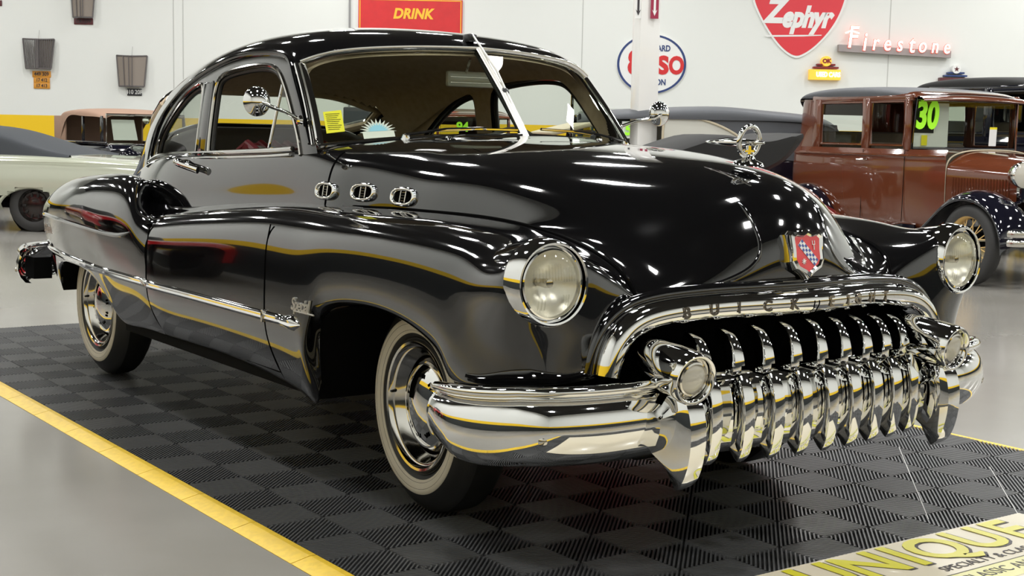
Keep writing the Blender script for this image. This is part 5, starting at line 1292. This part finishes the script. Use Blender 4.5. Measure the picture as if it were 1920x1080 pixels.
# DRINK sign
r = wall_root('wall_sign', -1.89, 3.2); tag(r, 'large red tin sign reading DRINK in yellow letters above the coupe roof', 'sign')
on(r, rect(MB(), -2.81, -.97, 2.55, 3.57, 0, .03)).build('sign_panel', 'sign_red', r, smooth=False)
b = MB()
for a in ((-2.79, -.99, 3.545, 3.56), (-2.79, -2.775, 2.56, 3.56), (-1.005, -.99, 2.56, 3.56), (-2.79, -.99, 2.56, 2.575)): rect(b, *a, .03, .004)
on(r, b).build('sign_border', 'sign_yellow', r, smooth=False)
t = MB(); wtext(t, 'DRINK', -1.85, 3.31, .034, .245, extrude=.003, shear=.22, bold=.010, spacing=1.02, sx=.92)
on(r, t).build('lettering', 'sign_yellow', r, smooth=False)
# oval sign
def ell(s, z, a, b_, n=64): return [(a*math.cos(q), b_*math.sin(q)) for q in np.linspace(0, 2*PI, n, endpoint=False)]
r = wall_root('oval_sign', 2.40, 2.52); tag(r, 'round white enamel sign with blue ring and red letters partly behind the pillar', 'sign')
on(r, MB().prism(ell(0, 0, .62, .525), WP(2.40, 2.52, 0), RH, Z3, -FH, .03)).build('sign_panel', 'sign_white', r, angle=30)
on(r, MB().grid([[WP(2.40 + k*.62*math.cos(q) if True else 0, 2.52 + k*.525*math.sin(q), .034) for q in np.linspace(0, 2*PI, 64, endpoint=False)] for k in (.99, .925)], close_v=True)).build('blue_ring', 'sign_navy', r)
t = MB(); wtext(t, '8', 2.10, 2.52, .034, .58, extrude=.003, bold=.020, sx=.85); wtext(t, 'S', 2.38, 2.49, .034, .42, extrude=.003, bold=.022); wtext(t, 'S', 2.60, 2.49, .034, .42, extrude=.003, bold=.022); wtext(t, 'O', 2.84, 2.49, .034, .42, extrude=.003, bold=.018, sx=.78)
on(r, t).build('red_letters', 'sign_red', r, smooth=False)
t = MB(); wtext(t, 'STANDARD', 2.42, 2.795, .034, .145, extrude=.003, bold=.004, sx=.8); wtext(t, 'STATION', 2.42, 2.20, .034, .145, extrude=.003, bold=.004, sx=.8)
on(r, t).build('blue_letters', 'sign_navy', r, smooth=False)
# shield sign
r = wall_root('shield_sign', 4.95, 3.4); tag(r, 'red shield sign with white script Zephyr high on the far wall', 'sign')
shp_ = [(-.86,.55),(-.80,.72),(-.4,.86),(0,.90),(.4,.86),(.80,.72),(.86,.55),(.84,.32),(.74,.02),(.56,-.28),(.30,-.56),(.10,-.69),(0,-.72),(-.12,-.69),(-.32,-.54),(-.54,-.26),(-.72,.04),(-.84,.32)]
shc = [tuple(p) for p in curve(shp_ + shp_[:1], 5, 1)[:-1]]
on(r, MB().prism(shc, WP(4.97, 3.40, 0), RH, Z3, -FH, .03)).build('sign_panel', 'sign_white', r, angle=30)
on(r, MB().prism([(a*.945, b_*.945) for a, b_ in shc], WP(4.97, 3.40, .03), RH, Z3, -FH, .004)).build('red_field', 'shield_red', r, angle=30)
on(r, MB().prism([(-.58, -.335), (.42, -.31), (.42, -.325), (.1, -.345), (-.56, -.365)], WP(4.97, 3.40, .035), RH, Z3, -FH, .003)).build('white_line', 'sign_white', r, smooth=False)
t = MB(); wtext(t, 'Z', 4.52, 3.47, .036, .56, extrude=.003, shear=.3, bold=.026, sx=.85); wtext(t, 'ephyr', 5.10, 3.38, .036, .50, extrude=.003, shear=.3, bold=.026, sx=.78, spacing=.95)
on(r, t).build('white_letters', 'sign_white', r, smooth=False)
# neon letters on a shelf
r = wall_root('neon_sign', 6.66, 2.75); tag(r, 'glowing red and white neon letters spelling Firestone on a grey shelf', 'sign')
tilt = -.040
def NP(s, z, d): return WP(s, z + (s-5.71)*tilt, d)
bb = MB(); a0, a1 = NP(5.68, 2.83, 0), NP(7.66, 2.83, 0)
bb.prism([(0, 0), (1.98, -1.98*.040), (1.98, -1.98*.040 + .12), (0, .12)], NP(5.68, 2.80, .02), RH, Z3, -FH, .14)
on(r, bb).build('shelf', 'shelf_grey', r, smooth=False)
for mname, off, bd, m_ in (('letter_bodies', .17, .009, 'neon_red'), ('neon_tubes', .19, .001, 'neon')):
    t = MB()
    for ch, s, sz in zip('Firestone', (5.90, 6.12, 6.31, 6.52, 6.74, 6.95, 7.14, 7.36, 7.57), (.54, .46, .40, .38, .38, .42, .37, .36, .35)):
        add_text(t, ch, NP(s, 2.98 + (.06 if ch == 'F' else 0), off), RH, (0, 0, 1), sz, extrude=.012 if m_ == 'neon_red' else .005, shear=.12, bold=bd, sx=.72)
    on(r, t).build(mname, m_, r, smooth=False)
on(r, MB().tube([NP(5.78, 3.12, .18), NP(5.88, 3.17, .18), NP(6.02, 3.13, .18)], .012, 6)).build('neon_flourish', 'neon', r)
# used cars lamp sign
r = wall_root('lamp_sign', 5.48, 2.42, .1); tag(r, 'small amber stepped sign reading USED CARS with a round OK disc', 'sign')
on(r, rect(MB(), 5.19, 5.74, 2.30, 2.48, 0, .12)).build('sign_box', 'amber_sign', r, smooth=False)
on(r, rect(rect(MB(), 5.26, 5.70, 2.50, 2.53, 0, .12), 5.32, 5.64, 2.55, 2.58, 0, .12)).build('deco_bars', 'deco_red', r, smooth=False)
on(r, MB().lathe([(0, .14), (.085, .14), (.09, .13), (.09, 0)], WP(5.48, 2.625, 0), -FH, 32)).build('disc', 'amber_sign', r)
t = MB(); wtext(t, 'USED CARS', 5.52, 2.39, .124, .115, extrude=.003, bold=.004, sx=.72); on(r, t).build('white_letters', 'neon', r, smooth=False)
t = MB(); wtext(t, 'OK', 5.48, 2.625, .144, .10, extrude=.003, bold=.006); on(r, t).build('red_letters', 'deco_red', r, smooth=False)
r = wall_root('lamp_sign', 7.80, 2.40, .1); tag(r, 'small navy stepped sign with a white star disc above the black sedan roof', 'sign')
on(r, rect(MB(), 7.50, 8.10, 2.22, 2.38, 0, .12)).build('sign_box', 'plate_maroon', r, smooth=False)
on(r, rect(rect(MB(), 7.58, 7.98, 2.40, 2.43, 0, .12), 7.64, 7.93, 2.45, 2.48, 0, .12)).build('deco_bars', 'sign_navy', r, smooth=False)
on(r, MB().lathe([(0, .14), (.075, .14), (.08, .13), (.08, 0)], WP(7.78, 2.53, 0), -FH, 32)).build('disc', 'sign_white', r)
star5 = [((.05 if k % 2 == 0 else .02)*math.sin(k*PI/5), (.05 if k % 2 == 0 else .02)*math.cos(k*PI/5)) for k in range(10)]
on(r, MB().prism(star5, WP(7.78, 2.53, .141), RH, Z3, -FH, .003)).build('star', 'plate_maroon', r, smooth=False)
# radiator grilles hanging on the wall
def rad_grille(s, z, w, h, label, style):
    r = wall_root('radiator_grille', s, z); tag(r, label, 'car grille', 'old radiator grilles hung on the wall')
    P = lambda a, b_, bow=0: WP(s + a*w/2, z + b_*h/2 - .02*(a*a)*0, .05 + .10*(1 - a*a))
    top = [P(a, 1.0 - .05*(1-a*a)) for a in np.linspace(-1, 1, 9)]; k = .80 if style != 'mesh' else .82
    bot = [P(a*k, -1.0) for a in np.linspace(-1, 1, 9)]
    lf = [P(-1 + .2*(1-t)**1.5*1.0 if False else -(k + (1-k)*t), -1 + 2*t) for t in np.linspace(0, 1, 7)]; rt = [P(k + (1-k)*t, -1 + 2*t) for t in np.linspace(0, 1, 7)]
    m = MB()
    for q in (top, bot, lf, rt): m.tube(q, .014, 6)
    on(r, m).build('frame', 'grille_bar', r)
    if style == 'bars':
        m = MB()
        for a in np.linspace(-.92, .92, 18):
            m.tube([P(a*(k + (1-k)*t), -1 + 2*t) for t in np.linspace(0, 1, 5)], .009 if abs(a) > .08 else .02, 5)
        on(r, m).build('bars', 'grille_bar', r)
        on(r, MB().grid([[P(a*(k + (1-k)*t)*.96, -.98 + 1.95*t) - (-FH)*.02 for a in np.linspace(0, 1, 6)] for t in (0, .5, 1)])).build('screen', 'grille_mesh', r)
    else:
        on(r, MB().grid([[P(a*(k + (1-k)*t), -1 + 1.95*t) for a in np.linspace(-1, 1, 10)] for t in np.linspace(0, 1, 5)])).build('screen', 'grille_mesh', r)
        m = MB()
        for a in (-.12, .12, -.5): m.tube([P(a*(k + (1-k)*t), -1 + 2*t) + (-FH)*.012 for t in np.linspace(0, 1, 6)], .008, 5)
        on(r, m).build('bars', 'grille_bar', r)
    on(r, MB().tube([WP(s, z + h/2, .05), WP(s, z + h/2 + .16, .0)], .003, 4)).build('wire', 'steel_grey', r)
rad_grille(-8.47, 2.49, .56, .52, 'dark barred old radiator grille on the wall above orange licence plates', 'bars')
rad_grille(-6.82, 2.22, .54, .54, 'bronze mesh old radiator grille on the wall above a black licence plate', 'mesh')
rad_grille(-7.67, 3.40, .42, .52, 'grey mesh old radiator grille cut by the top edge above a maroon plate', 'mesh')
def plate(s, z, w, h, txt, m_, ink, label):
    r = wall_root('licence_plate', s, z); tag(r, label, 'licence plate', 'old licence plates on the wall')
    on(r, MB().bbox(WP(s, z, .012), (w, .012, h), .005, M=np.array(Matrix.Rotation(RZ, 3, 'Z')))).build('plate', m_, r)
    t = MB(); wtext(t, txt, s, z, .020, h*.85, extrude=.001, bold=.002, sx=.85); on(r, t).build('characters', ink, r, smooth=False)
plate(-8.44, 2.135, .33, .11, '449 309', 'plate_orange', 'ink', 'orange licence plate 449 309, top of the three under the barred grille')
plate(-8.44, 2.03, .29, .10, '17 412', 'plate_orange', 'ink', 'orange licence plate 17 412, middle of the three under the barred grille')
plate(-8.44, 1.93, .29, .10, '17 413', 'plate_orange', 'ink', 'orange licence plate 17 413, lowest of the three under the barred grille')
plate(-6.79, 1.85, .26, .125, '410 20R', 'plate_black', 'sign_white', 'black licence plate 410 20R under the bronze mesh grille')
plate(-7.68, 3.075, .34, .11, 'CR1279', 'plate_maroon', 'ink', 'maroon licence plate under the grey grille at the top edge')
plate(-9.20, 3.365, .16, .10, '', 'plate_maroon', 'ink', 'maroon plate at the top left corner of the picture')
# signs seen through the windows, pillar tags
r = wall_root('wall_sign', -1.52, 1.66); tag(r, 'dark teal sign with yellow letters low on the wall seen through the rear side window', 'sign')
on(r, rect(MB(), -1.95, -1.26, 1.44, 1.80, 0, .02)).build('sign_panel', 'teal_sign', r, smooth=False)
t = MB(); wtext(t, 'STATE', -1.58, 1.71, .022, .19, extrude=.002, bold=.006, sx=.85); on(r, t).build('lettering', 'sign_yellow', r, smooth=False)
b = MB()
for z in (1.47, 1.51, 1.55): rect(b, -1.93, -1.28, z, z+.015, .02, .003)
on(r, b).build('stripes', 'sky_blue', r, smooth=False)
cb_ = empty('cabinet', tuple(wl(-2.47, 22, FLZ)), RZ); tag(cb_, 'dark grey upright cabinet against the far wall seen through the coupe windshield', 'cabinet')
MB().bbox((0, 0, .82), (.42, .40, 1.62), .02).build('carcass', 'plate_black', cb_); MB().bbox((0, -.205, .82), (.38, .01, 1.5), .004).build('cabinet_door', 'slate_canvas', cb_)
r = wall_root('poster', -2.45, 1.95); tag(r, 'small red poster above the dark cabinet seen through the coupe windshield', 'poster')
on(r, rect(MB(), -2.62, -2.28, 1.72, 2.05, 0, .01)).build('sheet', 'sign_red', r, smooth=False)
for k, (s, d_, w_) in enumerate(((-.110, 0, .03), (.075, 0, .045))):
    c = pc + RH*s*1.0 - FH*.135
    r = empty('pillar_tag', (c[0], c[1], 2.83)); tag(r, ('narrow white arrow tag at the left top of the pillar', 'magenta tag with a white arrow at the right top of the pillar')[k], 'tag')
    MB().box((0, 0, 0), (w_*2.0, .012, .50), rz=RZ).build('tag_panel', ('sign_white', 'magenta_sign')[k], r, smooth=False)
    MB().prism([(-.012, .24), (.012, .24), (.012, -.17), (.030, -.15), (0, -.22), (-.030, -.15), (-.012, -.17)], tuple(-FH*.007), RH, Z3, -FH, .004).build('arrow', ('ink', 'sign_white')[k], r, smooth=False)
# ---- placard lying in front of the car
KB = 1.292; A1 = CAM + (np.array([1.753, -.968, .30]) - CAM)*KB; A2 = CAM + (np.array([1.751, .004, .30]) - CAM)*KB
e1 = unit(A2 - A1); e2 = np.array([1., 0, 0]) ; e2 = unit(e2 - e1*(e2@e1)); zz = np.array([0, 0, 1.])
pb = empty('placard', tuple((A1 + A2)/2 + e2*.45 - zz*.012)); tag(pb, 'cream and yellow placard reading UNIQUE lying on the mat in front of the grille', 'placard')
o_ = np.array(pb.location)
def onp(mb): mb.v = [tuple(np.array(v) - o_) for v in mb.v]; return mb
onp(MB().prism([(-.70, 0), (.985*KB, 0), (.985*KB, .95), (-.70, .95)], A1 - zz*.012, e1, e2, zz, .012)).build('board', 'board_cream', pb, smooth=False)
def PT(a, b): return A1 + e1*a*KB + e2*b*KB + zz*.0012
bt = MB(); bi = MB()
# letters read from the far (camera) side: x along e1, up towards the car
for ch, a in zip('UNIQUE', (.135, .285, .405, .525, .685, .825)):
    add_text(bi, ch, PT(a + .006, .100), e1, -e2, .205*KB, .0004, bold=.006, sx=.98)
    add_text(bt, ch, PT(a, .094) + zz*.0012, e1, -e2, .205*KB, .0004, bold=.006, sx=.98)
onp(bi).build('letter_shadow', 'ink', pb, smooth=False); onp(bt).build('lettering', 'board_yellow', pb, smooth=False)
b2 = MB(); add_text(b2, 'SPECIALTY & CLASSICS', PT(.60, .203), e1, -e2, .042*KB, .0004, sx=.95); add_text(b2, 'CLASSIC AND COLLECTOR CARS', PT(.72, .275), e1, -e2, .050*KB, .0004, sx=.9)
b2.prism([(q*KB, w*KB) for q, w in ((.30, .236), (.98, .236), (.98, .239), (.30, .239))], A1 + zz*.0010, e1, e2, zz, .0004)
onp(b2).build('small_lettering', 'ink', pb, smooth=False)
onp(MB().prism([(q*KB, w*KB) for q, w in ((.30, .239), (.96, .239), (.96, .32), (.30, .32))], A1 + zz*.0004, e1, e2, zz, .0004)).build('yellow_band', 'board_pale', pb, smooth=False)
